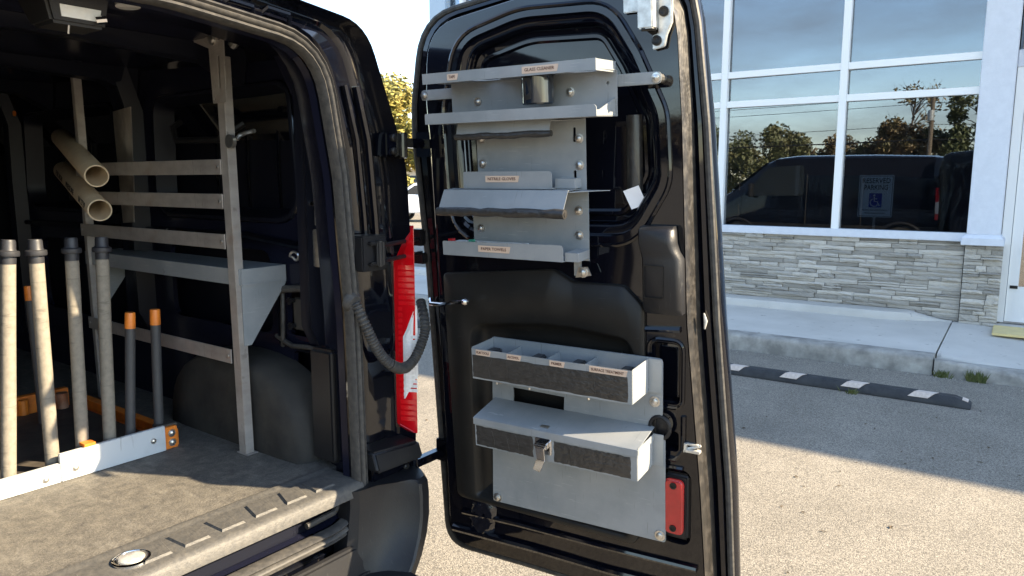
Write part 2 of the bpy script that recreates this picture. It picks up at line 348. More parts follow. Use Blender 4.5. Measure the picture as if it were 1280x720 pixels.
g = G(); g.box(XF + 3.4, XF + 3.5, .12, YE - .31, .1, 4.4); g.box(XF + .32, XF + 3.4, .12, .2, .1, 4.4); g.box(XF + .32, XF + 3.4, YE - .4, YE - .32, .1, 4.4); g.box(XF + .32, XF + 3.4, .2, YE - .4, 4.36, 4.46)
obj('room_walls', g, 'dark', bld)
g = G(); g.box(XF + .32, XF + 3.4, .2, YE - .4, .1, .16); obj('room_floor', g, 'roomfloor', bld)
# stones: rough blocks shared by many
def stone_mesh(seed):
    rnd = random.Random(seed); nx, nz = 4, 2; vs = []; fs = []
    for j in range(nz + 1):
        for i in range(nx + 1):
            ed = i in (0, nx) or j in (0, nz)
            vs.append((-rnd.uniform(.55, .75) - (0 if ed else rnd.uniform(.05, .35)), (i / nx - .5) + (0 if i in (0, nx) else rnd.uniform(-.05, .05)),
                       (j / nz) + (rnd.uniform(-.07, .07))))
    f = lambda i, j: j * (nx + 1) + i
    for j in range(nz):
        for i in range(nx): fs.append((f(i, j), f(i, j + 1), f(i + 1, j + 1), f(i + 1, j)))
    b = len(vs); vs += [(0, -.5, 0), (0, .5, 0), (0, .5, 1), (0, -.5, 1)]
    bot = [f(i, 0) for i in range(nx + 1)]; top = [f(i, nz) for i in range(nx + 1)]
    fs += [tuple([b] + bot + [b + 1]), tuple([b + 2] + top[::-1] + [b + 3]), tuple([b + 3] + [f(0, j) for j in (2, 1, 0)] + [b]), tuple([b + 1] + [f(nx, j) for j in (0, 1, 2)] + [b + 2])]
    return vs, fs
STV = [stone_mesh(k) for k in range(14)]; STM = []
for vs, fs in STV:
    me = bpy.data.meshes.new('stone'); me.from_pydata(vs, [], fs); me.materials.append(M['stone']); STM.append(me)
def courses(y0, y1, z0, z1, hmin, hmax, lmin, lmax, rnd):
    out = []; z = z0
    while z < z1 - .01:
        h = rnd.uniform(hmin, hmax)
        if z1 - (z + h) < hmin: h = z1 - z
        y = y0
        while y < y1 - .01:
            L = rnd.uniform(lmin, lmax)
            if y1 - (y + L) < lmin: L = y1 - y
            if h > .048 and rnd.random() < .35:
                k = rnd.uniform(.4, .6); out += [(y, L, z, h * k), (y, L, z + h * k, h * (1 - k))]
            else: out.append((y, L, z, h))
            y += L
        z += h
    return out
def stones(part, base_x, items, rnd, limit=300):
    extra = G(); n = 0
    items = sorted(items, key=lambda s: s[0])
    for (y, L, z, h) in items:
        dep = rnd.choice([.028, .034, .04, .048, .06, .02]) * rnd.uniform(.85, 1.1); k = rnd.randrange(14)
        mtx = Matrix.Translation((base_x, y + L / 2, z + .002)) @ Matrix.Rotation(R(rnd.uniform(-.7, .7)), 4, 'X') @ Matrix.Diagonal((dep / .8, L - .004, h - .004, 1))
        if n < limit:
            o = bpy.data.objects.new('stone', STM[k]); link(o, part, mtx); n += 1
        else: extra.add([mtx @ Vector(p) for p in STV[k][0]], STV[k][1])
    if extra.v: obj('stone_field', extra, 'stone', part, kind='stuff', smooth=0)
rnd = random.Random(3)
g = G(); g.box(XF + .045, XF + .06, .40, YE, .14, .955); sw = obj('stone_wall', g, 'mortar', bld)
stones(sw, XF + .05, courses(.42, YE, .15, .955, .030, .054, .14, .46, rnd), rnd)
g = G(); g.box(XF + .0, XF + .25, .10, .40, .12, .93); sb = obj('stone_pier', g, 'mortar', bld)
stones(sb, XF + .005, courses(.095, .415, .13, .93, .036, .066, .09, .19, rnd), rnd)
# stones of the pier's left flank and of the panel over the door
g = G(); g.box(XF + .24, XF + .26, -1.6, .10, 2.78, 4.35); sp = obj('stone_panel', g, 'mortar', bld)
stones(sp, XF + .245, courses(-1.6, .10, 2.79, 4.3, .05, .085, .12, .34, rnd), rnd)
# stucco pilaster
g = G(); g.box(XF - .06, XF + .29, .13, .41, 1.03, 4.36); obj('pilaster', g, 'stucco', bld, bevel=.006)
g = G(); g.box(XF - .10, XF + .285, .095, .45, .93, .998)
g.hexa([(XF - .10, .095, .998), (XF + .284, .095, .998), (XF + .284, .45, .998), (XF - .10, .45, .998)], [(XF - .063, .13, 1.035), (XF + .284, .13, 1.035), (XF + .284, .41, 1.035), (XF - .063, .41, 1.035)])
obj('pilaster_base', g, 'stucco', bld, bevel=.004)
g = G(); g.box(XF + .16, XF + .285, -1.6, .128, 2.62, 2.78); obj('door_header', g, 'stucco', bld, bevel=.005)
# windows: sill, frame bars, one pane per opening
g = G(); g.box(XF - .03, XF + .16, .41, YE, .957, 1.04); obj('window_sill', g, 'stucco', bld, bevel=.006)
VY = [.45, 1.63, 2.90, 4.17, 5.44, 6.71]
for y in VY[1:]:
    g = G(); g.box(XF + .0, XF + .10, y - .037, y + .037, 1.04, 4.36); obj('mullion', g, 'white', bld, bevel=.004)
PANE_YAW = -1.2                          # the glazing sits a touch out of line with the frame
ZB = [(2.375, 2.445), (2.70, 2.77)]
bays = [(.41, 1.63 - .037)] + [(VY[k] + .037, VY[k + 1] - .037) for k in range(1, 5)] + [(6.71 + .037, YE - .3)]
for (a, b) in bays:
    for z0, z1 in ZB:
        g = G(); g.box(XF + .006, XF + .094, a, b, z0, z1); obj('transom_bar', g, 'white', bld, bevel=.003)
    for z0, z1 in ((1.04, ZB[0][0]), (ZB[0][1], ZB[1][0]), (ZB[1][1], 4.355)):
        y_, z_ = (a + b) / 2, (z0 + z1) / 2; g = G(); g.box(-.003, .003, (a - b) / 2 - .01, (b - a) / 2 + .01, z0 - .004, z1 + .004)
        obj('pane', g, 'glass', bld, Matrix.Translation((XF + .055, y_, 0)) @ Matrix.Rotation(R(PANE_YAW), 4, 'Z'))
g = G(); g.box(XF - .06, XF + .3, YE - .3, YE, .0, 4.36); obj('corner_pier', g, 'fascia', bld, bevel=.006)
# entrance door: frame, leaf with glass and number
dr = bld
DX = XF + .17
g = G(); g.box(DX, DX + .09, .045, .125, .16, 2.62); obj('door_jamb', g, 'white', bld, bevel=.004)
g = G(); g.box(DX, DX + .09, -1.6, .045, 2.50, 2.62); obj('door_head', g, 'white', bld, bevel=.004)
lf = G(); dy0, dy1 = -1.0, .04
lf.plate([(dy0, .17), (dy1, .17), (dy1, 2.495), (dy0, 2.495)], DX + .025, DX + .07, yz, holes=[[(dy0 + .09, .52), (dy1 - .09, .52), (dy1 - .09, 1.22), (dy0 + .09, 1.22)], [(dy0 + .09, 1.245), (dy1 - .09, 1.245), (dy1 - .09, 2.40), (dy0 + .09, 2.40)]])
door = obj('entrance_door', lf, 'white', bld)
g = G(); g.box(DX + .045, DX + .05, dy0 + .085, dy1 - .085, .515, 1.225); obj('pane', g, 'doorglass', door)
g = G(); g.box(DX + .045, DX + .05, dy0 + .085, dy1 - .085, 1.24, 2.405); obj('pane', g, 'doorglass', door)
g = G(); g.box(DX + .018, DX + .025, dy1 - .085, dy1 - .02, .50, .53); obj('door_badge', g, 'trim', door)
text('door_number', '4', .20, 'inkblack', basis((0, -1, 0), (0, 0, 1), (DX + .043, dy1 - .15, 2.29)), door)
g = G(); g.box(DX + .03, DX + .09, -1.6, .12, .15, .168); obj('door_threshold', g, 'alu', bld, bevel=.003)
g = G(); g.box(7.95, 8.42, -1.3, .12, .146, .168); obj('sun_patch', g, 'sunpatch', bld, bevel=.006)  # thin yellow slab standing in for a patch of sunlight on the walk

# accessible parking sign standing behind the tinted glass
sg = thing('parking_sign', 'white reserved parking sign with blue wheelchair symbol seen through the tinted window', 'sign', (XF + .13, 1.265, 1.17))
S0 = basis((0, -1, 0), (0, 0, 1), (XF + .11, 1.265, 1.39))     # sign plane: x to the right, y up
def sign_plate(name, poly, t0, t1, m, par=None): return obj(name, G().plate(poly, t0, t1, xy), m, par or sg, S0)
pl = sign_plate('panel', rrect(-.165, .165, -.22, .22, .015, 3), -.003, 0, 'signwhite')
bd = G().plate(rrect(-.157, .157, -.212, .212, .012, 3), .0002, .0006, xy, holes=[rrect(-.152, .152, -.207, .207, .01, 3)]); obj('border', bd, 'inkblack', sg, S0)
text('lettering', 'RESERVED', .075, 'inkblack', S0 @ Matrix.Translation((0, .158, .0008)), sg, .265)
text('lettering', 'PARKING', .075, 'inkblack', S0 @ Matrix.Translation((0, .088, .0008)), sg, .225)
text('lettering', 'VAN ACCESSIBLE', .026, 'inkblack', S0 @ Matrix.Translation((0, -.148, .0008)), sg, .24)
text('lettering', 'PERMIT REQUIRED', .022, 'inkblack', S0 @ Matrix.Translation((0, -.180, .0008)), sg, .2)
em = sign_plate('emblem', rrect(-.062, .062, -.118, .03, .006, 3), .0003, .0007, 'signblue')
g = G(); g.lathe([(.011, 0), (.011, .0004)], (-.012, .008, .0008), (0, 0, 1), 12)
arc = [(-.008 + .040 * cos(t), -.067 + .040 * sin(t), .001) for t in [R(115 + k * 20) for k in range(12)]]
g.tube(arc, .0055, 6); g.tube([(-.012, -.008, .001), (-.008, -.055, .001), (.022, -.058, .001), (.036, -.098, .001), (.05, -.094, .001)], .0062, 6); g.tube([(-.011, -.028, .001), (.018, -.028, .001)], .005, 6)
obj('wheelchair_symbol', g, 'signwhite', em, S0)
g = G(); g.box(-.012, .012, -1.23, -.22, -.012, .0); obj('post', g, 'zinc', sg, S0)

# ================================================================ WHEEL STOPS
def wheel_stop(label, yc, L=1.83, xc=5.83):
    t = thing('wheel_stop', label, 'wheel stop', (xc, yc, 0), group='rubber wheel stops along the kerb')
    g = G(); y0, y1 = yc - L / 2, yc + L / 2
    ring = lambda y, k, h: [(xc - .066 * k, y, 0), (xc - .066 * k, y, .020 * h), (xc - .040 * k, y, .070 * h), (xc + .040 * k, y, .070 * h), (xc + .066 * k, y, .020 * h), (xc + .066 * k, y, 0)]
    g.loft([ring(y0, 1, .55), ring(y0 + .10, 1, 1), ring(y1 - .10, 1, 1), ring(y1, 1, .55)], True, True, True); obj('block', g, 'stop', t, bevel=.004)
    ys = [y0 + .30 + k * (L - .50) / 3 for k in range(4)]
    for y in ys:                        # slanted pads wrapped over the front face
        d = .015
        a = [(xc - .0600, .0375, .012), (xc - .0415, .0713, .05), (xc + .008, .0730, .075)]
        g = G(); w = .062
        for (p, q) in zip(a[:-1], a[1:]):
            vs = []
            for (x, z, s) in (p, q):
                for dy in (w, -w): vs.append((x - .003, y + dy + .035 - s, z + .002)); vs.append((x + .004, y + dy + .035 - s, z - .003))
            g.hexa([vs[0], vs[2], vs[6], vs[4]], [vs[1], vs[3], vs[7], vs[5]])
        obj('reflective_pad', g, 'pad', t)
    g = G(); g.hexa([(xc - .04, y0 + .02, .0455), (xc + .04, y0 + .02, .0455), (xc + .04, y0 + .055, .0565), (xc - .04, y0 + .055, .0565)],
                    [(xc - .04, y0 + .018, .0485), (xc + .04, y0 + .018, .0485), (xc + .04, y0 + .053, .0595), (xc - .04, y0 + .053, .0595)]); obj('end_pad', g, 'pad', t)
wheel_stop('black rubber wheel stop with pale pads in front of the stone wall', 1.08)
wheel_stop('black rubber wheel stop seen in the gap between van and open door', 5.2)

# weeds in the kerb joint
def weed(label, x, y, n, h):
    g = G(); rr = random.Random(int(x * 100 + y * 10))
    for k in range(n):
        a = rr.uniform(0, 2 * pi); r = rr.uniform(0, .05); bx, by = x + r * cos(a) * .5, y + r * sin(a) * 1.4; hh = h * rr.uniform(.4, 1); lx, ly = rr.uniform(-.03, .02), rr.uniform(-.04, .04); w = rr.uniform(.002, .005)
        g.add([(bx, by - w, 0), (bx, by + w, 0), (bx + lx * .5, by + ly * .5 + w, hh * .6), (bx + lx, by + ly, hh), (bx + lx * .5, by + ly * .5 - w, hh * .6)], [(0, 1, 2, 3, 4)])
    obj('weed', g, 'grass', None, smooth=0, label=label, cat='weed', group='weeds at the kerb foot')
weed('small weed growing at the kerb beside the sidewalk joint', SX - .03, .40, 60, .07)
weed('leafier green weed at the kerb right of the sidewalk joint', SX - .04, .17, 130, .10)
weed('tiny weed growing against the front of the wheel stop', 5.73, .92, 26, .05)

# ================================================================ VAN
van = thing('cargo_van', 'black cargo van parked with its right rear door swung open', 'van', (-.78, 2.6, 0), FV)
XC = -.783
def vobj(name, g, m, parent=None, **k): return obj(name, g, m, parent or van, FV, **k)
def mirrored(pts): return pts + [(2 * XC - x, z, r) for x, z, r in reversed(pts)]
OPEN = rpoly(mirrored([(-.012, .612, .10), (-.020, 1.18, .6), (-.046, 1.56, .5), (-.100, 1.872, .15), (-.47, 1.908, .8)]), 6)
OUT = rpoly(mirrored([(.20, .42, .05), (.222, 1.0, .6), (.198, 1.60, .4), (.058, 1.955, .13), (-.22, 1.985, .5)]), 6)
def orow(d, y): return [(x, y, z) for x, z in inset(OPEN, -d)]
def mixrow(d, t, y): return [(a * (1 - t) + c * t, y, b * (1 - t) + e * t) for (a, b), (c, e) in zip(inset(OPEN, -d), OUT)]
def brow(y, k, zt, dz=0): return [(XC + (x - XC) * k, y, .42 + dz + (z - .42) * (zt - .42 - dz) / 1.565) for x, z in OUT]
g = G(); g.loft([orow(.002, .03), orow(.002, .0), orow(.030, .0), orow(.038, .034), mixrow(.038, .22, .05), mixrow(.038, .30, .040), mixrow(.038, .62, .046), mixrow(.038, .70, .036), mixrow(.038, .90, .036), mixrow(.038, .965, .012), mixrow(.038, 1, -.012), brow(.004, 1.004, 1.988)])
vobj('rear_frame', g, 'paint', smooth=40)
g = G(); st = [(.004, 1.0, 1.985), (.25, 1.004, 2.02), (1.2, 1.008, 2.055), (2.6, 1.008, 2.06), (3.0, 1.0, 2.02), (3.2, .985, 1.93), (3.95, .97, 1.33), (4.08, .965, 1.25), (4.6, .94, 1.10), (4.78, .90, .98), (4.86, .86, .72)]
g.loft([brow(*s) for s in st], True, False, True); vobj('body', g, 'paint', smooth=40)
# seal: three-ribbed rubber profile round the opening
g = G(); prof = [(-.004, .014), (-.004, -.010), (.002, -.018), (.008, -.013), (.010, -.010), (.013, -.018), (.018, -.020), (.022, -.012), (.024, -.010), (.028, -.017), (.033, -.012), (.034, .004)]
g.loft([orow(d, y) for d, y in prof]); vobj('door_seal', g, 'rubber', smooth=60)
# inner return of the rear pillars and header
g = G(); g.loft([orow(.001, .028), orow(-.003, .05), orow(.03, .09), orow(.045, .16), orow(.115, .175), orow(.125, .24)]); vobj('pillar_return', g, 'paint_in', smooth=40)
# floor, sill plate
g = G(); g.box(-1.68, .12, .13, 2.98, .70, .722); vobj('load_floor', g, 'floor')
g = G(); pr_ = [(.142, .722), (.140, .728), (.128, .731), (.118, .727), (.10, .727), (-.004, .727), (-.014, .724), (-.022, .714), (-.026, .690), (-.016, .688), (.14, .705)]
g.loft([[(x, y + (.0 if x > -.7 else 0), z) for y, z in pr_] for x in (-1.56, -1.0, -.5, -.1, -.006)], True, True, True); sill = vobj('sill_plate', g, 'sill', smooth=40)
for k in range(15):                     # raised tread pads
    x = -.075 - k * .092; w = .064
    if abs(x + .60) < .06: continue
    g = G(); s_ = .016 * math.sin(k * 1.3)
    g.hexa([(x - w, .016, .7268), (x, .016, .7268), (x + .01 + s_, .092, .7268), (x - w + .01 + s_, .092, .7268)], [(x - w + .004, .020, .7318), (x - .004, .020, .7318), (x + .006 + s_, .088, .7318), (x - w + .014 + s_, .088, .7318)])
    vobj('tread_pad', g, 'sill', sill, smooth=0)
g = G(); g.lathe([(.040, 0), (.040, .004), (.036, .006), (.033, .006), (.031, .001)], (-.605, .06, .727), (0, 0, 1), 28); tdc = vobj('tie_down_ring', g, 'chrome', sill)
g = G(); g.lathe([(.027, .001), (.027, .006), (.022, .0085), (.001, .009)], (-.605, .06, .727), (0, 0, 1), 24); vobj('tie_down_cap', g, 'gal', sill)
g = G(); g.box(-1.56, -.012, .055, .075, .585, .70); g.hexa([(-.62, .03, .625), (-.20, .03, .625), (-.17, .056, .61), (-.65, .056, .61)], [(-.62, .035, .672), (-.20, .035, .672), (-.17, .056, .69), (-.65, .056, .69)]); vobj('sill_panel', g, 'recess', bevel=.006)
g = G(); g.tube([(-.02, .045, .70), (-.03, .04, .665), (-.07, .035, .64), (-.16, .035, .635)], .009, 8); g.tube([(-.035, .05, .70), (-.05, .045, .675), (-.09, .04, .66), (-.17, .04, .655)], .006, 8); vobj('sill_bead', g, 'rubber')
# right wall: pressed panel with openings, skin behind it, ribs, beads
hA = rpoly([(.34, 1.43, .10), (1.16, 1.43, .10), (1.14, 1.84, .06), (.37, 1.84, .06)], 5)
hB = rpoly([(1.42, 1.43, .10), (2.30, 1.43, .10), (2.26, 1.84, .06), (1.45, 1.84, .06)], 5)
hC = rrect(.265, .42, 1.07, 1.215, .02, 4); hD = rrect(.50, 1.10, 1.06, 1.33, .05, 4); hE = rrect(1.45, 2.2, .98, 1.30, .06, 4)
hF = rrect(.27, .40, .90, 1.02, .02, 4); hG = rrect(2.45, 2.90, 1.0, 1.8, .08, 4)
g = G(); g.plate([(.18, .71), (2.98, .71), (2.98, 1.97), (.18, 1.97)], .095, .112, yz, holes=[hA, hB, hC, hD, hE, hF, hG]); vobj('inner_wall', g, 'paint_in', smooth=40)
g = G(); g.box(.185, .20, .18, 2.98, .7, 1.97); g.box(.112, .19, 1.24, 1.34, .72, 1.96); vobj('side_skin', g, 'recess')
g = G()
for h in (hA, hB):
    g.loft([[yz(a, b, .094) for a, b in inset(h, -.012)], [yz(a, b, .085) for a, b in inset(h, -.006)], [yz(a, b, .085) for a, b in inset(h, .004)], [yz(a, b, .15) for a, b in inset(h, .03)]])
vobj('panel_recess', g, 'recess', smooth=50)
for h in (hA, hB):
    g = G(); g.tube([(.094, a, b) for a, b in inset(h, -.008)], .005, 5, closed=True); vobj('panel_bead', g, 'paint', smooth=50)
for y, w, d, z0 in ((.262, .045, .055, 1.06), (1.29, .085, .06, 1.0), (2.37, .06, .05, .8)):
    g = G(); sec = lambda z, k: [(.096, y - w * .5 - .02, z), (.096 - d * k, y - w * .5, z), (.096 - d * k * .82, y, z), (.096 - d * k, y + w * .5, z), (.096, y + w * .5 + .02, z)]
    g.loft([sec(z0, .5), sec(z0 + .06, 1), sec(1.55, 1), sec(1.8, .9), [(x - .05, yy, zz) for x, yy, zz in sec(1.96, .8)]], False, False, False); vobj('wall_rib', g, 'recess', smooth=50)
for y in (.55, .72, .90, 1.62, 1.85, 2.1):
    g = G(); g.tube([(.182, y, 1.46), (.176, y - .004, 1.6), (.180, y - .01, 1.80)], .006, 5); vobj('stiffener', g, 'paint')
g = G(); g.tube([(.088, .24, 1.345), (.085, .6, 1.375), (.085, 1.2, 1.37), (.085, 2.4, 1.36)], .012, 8); g.tube([(.088, .30, 1.03), (.085, .45, 1.04), (.088, .46, 1.20)], .008, 6); vobj('wall_bead', g, 'paint')
# service hatch cover and its clips behind the lower opening
g = G(); g.box(.098, .108, .285, .40, 1.085, 1.19); hatch = vobj('hatch_cover', g, 'hatch', bevel=.006)
for y, z in ((.40, 1.18), (.40, 1.10), (.285, 1.17), (.285, 1.11)):
    g = G(); g.box(.082, .099, y - .016, y + .010, z - .006, z + .006); g.box(.082, .090, y - .006, y + .006, z - .014, z + .010); vobj('clip', g, 'plastic', hatch, bevel=.002)
g = G(); g.tube([(.085, .46, 1.20), (.08, .42, 1.215), (.075, .33, 1.226), (.09, .26, 1.22)], .012, 8); g.tube([(.085, .47, 1.06), (.08, .43, 1.05), (.075, .38, 1.04), (.08, .30, 1.045), (.09, .26, 1.035)], .008, 6); g.tube([(.085, .44, 1.03), (.075, .425, 1.06), (.075, .42, 1.12), (.085, .43, 1.20)], .007, 6); vobj('wiring_loom', g, 'rubber')
# kick panel on the pillar
g = G(); g.box(-.004, .03, .10, .20, .74, 1.075); vobj('pillar_cover', g, 'plastic', bevel=.010, seg=3)
# wheel arch box
g = G(); rings = []
for i in range(17):
    t = pi * i / 16; c_, s_ = cos(t), sin(t)
    cy, cz = .575 + .375 * math.copysign(abs(c_) ** .8, c_), .70 + .305 * s_ ** .75
    cy2, cz2 = .575 + .345 * math.copysign(abs(c_) ** .8, c_), .70 + .285 * s_ ** .75
    cy3, cz3 = .575 + .26 * math.copysign(abs(c_) ** .9, c_), .70 + .22 * s_ ** .8
    rings.append([(.10, cy, cz), (.02, cy, cz), (-.018, .5 * (cy + cy2), .5 * (cz + cz2)), (-.036, cy2, cz2), (-.041, cy3, cz3), (-.041, .575, .70)])
g.loft(rings, False); vobj('wheel_arch', g, mat('wheel_arch_liner', (.032, .030, .028), .7, spec=.15, col2=(.055, .050, .043), nscale=7, ndetail=9, bump=.1, bscale=60), smooth=60)
# far walls and ceiling
g = G(); g.box(-1.68, -1.66, .18, 2.98, .7, 1.97); g.box(-1.68, .2, 2.98, 3.0, .7, 1.97); vobj('bulkhead', g, 'recess')
g = G(); g.box(-1.68, .2, .18, 2.98, 1.955, 1.975); vobj('roof_panel', g, 'paint_in')
for y in (.62, 1.29, 2.0, 2.7):
    g = G(); g.loft([[(x, y - .06, 1.954), (x, y - .035, 1.925 + d), (x, y + .035, 1.925 + d), (x, y + .06, 1.954)] for x, d in ((-1.66, -.03), (-1.3, 0), (-.4, 0), (-.02, -.02), (.09, -.08))], False); vobj('roof_bow', g, 'recess', smooth=50)
g = G(); g.loft([[(x, .165, 1.955), (x, .175, z), (x, .33, z), (x, .36, 1.955)] for x, z in ((-1.6, 1.945), (-.7, 1.942), (-.25, 1.940), (.02, 1.90), (.095, 1.76))], False); vobj('rear_header', g, 'paint_in', smooth=50)
g = G(); g.hexa([(-.655, .105, 1.858), (-.552, .105, 1.858), (-.552, .20, 1.858), (-.655, .20, 1.858)], [(-.675, .09, 1.93), (-.545, .09, 1.93), (-.545, .23, 1.93), (-.675, .23, 1.93)]); dl = vobj('cargo_lamp', g, 'plastic', bevel=.006)
g = G(); g.hexa([(-.640, .1005, 1.868), (-.563, .1005, 1.868), (-.563, .107, 1.868), (-.640, .107, 1.868)], [(-.645, .0945, 1.896), (-.560, .0945, 1.896), (-.560, .1015, 1.896), (-.645, .1015, 1.896)]); vobj('lamp_lens', g, 'lamp', dl, bevel=.003)
g = G(); g.tube([(-.576, .094, 1.872), (-.558, .088, 1.876)], .008, 8); vobj('switch', g, 'chrome', dl)
g = G(); g.tube([(-.62, .112, 1.858), (-.62, .118, 1.842)], .0022, 5); vobj('pull_cord', g, 'zinc', dl)
g = G(); g.lathe([(.001, -.006), (.026, -.004), (.026, .004), (.001, .006)], (-.46, .19, 1.936), (.0, .1, 1), 12); vobj('glint_disc', g, 'lamp')  # white disc in place of a bright reflection streak under the roof
for (y, z) in ((2.35, 1.90), (2.25, 1.895)):
    g = G(); g.lathe([(.012, 0), (.012, .006), (.004, .007)], (.05, y, z - .05), (-1, 0, 0), 10); vobj('wall_fastener', g, 'orange')
# foil patches on the wall ribs, pull handle, striker, rings, strap end
g = G(); g.plate([(1.30, 1.80), (1.17, 1.81), (1.19, 1.50), (1.29, 1.50)], .020, .024, yz); vobj('foil_patch', g, 'dusttape')
g = G(); g.plate([(1.29, 1.47), (1.20, 1.475), (1.205, 1.40), (1.285, 1.395)], .020, .024, yz); vobj('foil_patch', g, 'dusttape')
g = G(); g.tube([(.09, .97, 1.75), (.05, .95, 1.73), (.045, .92, 1.685), (.045, .67, 1.68), (.05, .62, 1.70), (.09, .60, 1.73)], .011, 8); vobj('pull_handle', g, 'plastic')
g = G(); g.tube([(.055, .235, 1.485), (.045, .17, 1.487)], .010, 10); g.lathe([(.010, 0), (.017, .004), (.017, .016), (.008, .020)], (.047, .178, 1.487), (-.2, -1, 0), 14); vobj('latch_pin', g, 'chrome')
g = G(); g.tube([(.06, .215, 1.60), (.058, .22, 1.48), (.06, .222, 1.42)], .005, 6); g.hexa([(.055, .205, 1.30), (.055, .26, 1.30), (.07, .26, 1.30), (.07, .205, 1.30)], [(.055, .205, 1.41), (.055, .235, 1.41), (.07, .235, 1.41), (.07, .205, 1.41)]); vobj('seat_belt_end', g, 'zinc', bevel=.004)
g = G(); ct = [(.06 + .001 * k, .335 + .017 * cos(k * pi / 6), 1.325 + .013 * sin(k * pi / 6)) for k in range(12)]; g.tube(ct, .004, 6, closed=True); vobj('tie_ring', g, 'zinc')
# header clutter above the seal
g = G()
for k in range(4): 
    x = -.15 - k * .10; g.tube([(x, .03, 1.925 + .004 * k), (x - .015, .012, 1.945), (x - .075, .012, 1.950), (x - .09, .03, 1.93 + .004 * k)], .006, 6)
vobj('header_bead', g, 'paint')
g = G(); g.hexa([(-.60, .028, 1.925), (-.22, .028, 1.922), (-.22, .05, 1.922), (-.60, .05, 1.925)], [(-.60, .008, 1.955), (-.235, .008, 1.948), (-.235, .05, 1.948), (-.60, .05, 1.955)]); vobj('header_cover', g, 'paint', bevel=.008, seg=3)
# pillar: extra folds between seal and lamp
for xx, w_ in ((.075, .010), (.115, .012)):
    g = G(); g.tube([(xx - .055, .034, 1.80), (xx - .02, .034, 1.66), (xx, .036, 1.45), (xx + .008, .036, 1.30)], w_, 8); vobj('pillar_fold', g, 'paint')
# tail lamp
ly = lambda x: .034 - max(0, min(1, (x - .180) / .026)) * .056     # lens face curves back towards the pillar
def tl(dy, y1, poly):
    return G().loft([[(x, ly(x) + dy, z) for x, z in poly], [(x, y1, z) for x, z in poly]], True, True, True)
g = tl(0, .13, [(.184, .828), (.184, 1.312), (.192, 1.335), (.208, 1.415), (.214, 1.425), (.214, .80), (.208, .80)]); lamp = vobj('tail_lamp', g, 'redlens', bevel=.008, seg=3)
g = tl(-.005, .10, [(.191, .905), (.191, 1.095), (.197, 1.120), (.209, 1.19), (.2165, 1.19), (.2165, .975), (.209, .975)]); vobj('reverse_lens', g, 'clearlens', lamp, bevel=.003)
for k in range(30):                     # moulded ribs across the lens
    z = .84 + k * .0175
    if .90 < z < 1.18: xs = (.1845, .190)
    elif z > 1.305: continue
    else: xs = (.1855, .206)
    g = G(); g.hexa([(xs[0], ly(xs[0]) - .0028, z), (xs[1], ly(xs[1]) - .0028, z), (xs[1], ly(xs[1]) + .004, z), (xs[0], ly(xs[0]) + .004, z)], [(xs[0], ly(xs[0]) - .0010, z + .012), (xs[1], ly(xs[1]) - .0010, z + .012), (xs[1], ly(xs[1]) + .004, z + .012), (xs[0], ly(xs[0]) + .004, z + .012)]); vobj('lens_rib', g, 'redlens', lamp, smooth=0)
for k in range(15):
    z = .93 + k * .0135; xs = (.193, .2075)
    if z > 1.10: continue
    g = G(); g.hexa([(xs[0], ly(xs[0]) - .0080, z), (xs[1], ly(xs[1]) - .0080, z), (xs[1], ly(xs[1]) - .002, z), (xs[0], ly(xs[0]) - .002, z)], [(xs[0], ly(xs[0]) - .0060, z + .009), (xs[1], ly(xs[1]) - .0060, z + .009), (xs[1], ly(xs[1]) - .002, z + .009), (xs[0], ly(xs[0]) - .002, z + .009)]); vobj('clear_rib', g, 'clearlens', lamp, smooth=0)
g = G(); g.plate(rpoly([(.03, .84, .01), (.11, .84, .01), (.125, 1.40, .02), (.03, 1.43, .01)], 3), .205, .2275, yz); vobj('side_lens', g, 'redlens', lamp, bevel=.003)
g = G(); g.plate(rpoly([(.035, .95, .01), (.113, .95, .01), (.117, 1.16, .02), (.035, 1.18, .01)], 3), .2265, .2290, yz); vobj('side_reverse_lens', g, 'clearlens', lamp)
g = G(); g.hexa([(.02, -.055, .742), (.205, -.055, .735), (.215, .06, .735), (.02, .04, .742)], [(.02, -.035, .80), (.195, -.045, .788), (.21, .06, .79), (.02, .04, .80)]); vobj('lamp_shelf', g, 'plastic', bevel=.008, seg=3)
# hinges
IV = FV.inverted() @ FD
def dv(u, n, w): return IV @ Vector((u, n, w))
g = G(); g.box(-.006, .082, -.045, .03, 1.31, 1.405); g.box(.01, .075, -.06, -.04, 1.325, 1.335); g.box(.01, .075, -.06, -.04, 1.38, 1.39); g.tube([(.045, -.058, 1.322), (.045, -.058, 1.392)], .013, 10); hm = vobj('door_check_bracket', g, 'plastic', bevel=.004)
for z_, w_ in ((1.378, .925), (1.335, .882)):
    g = G(); g.tube([(.04, -.055, z_), dv(-.045, .05, w_)], .0062, 8); vobj('check_rod', g, 'plastic', hm)
g = G(); e0, e1 = dv(-.06, .045, .91), dv(-.055, .045, .87); g.box(e0.x - .012, e0.x + .03, e0.y - .03, e0.y + .02, 1.355, 1.405); g.box(e1.x - .01, e1.x + .03, e1.y - .03, e1.y + .02, 1.30, 1.335); vobj('check_mount', g, 'plastic', hm, bevel=.004)
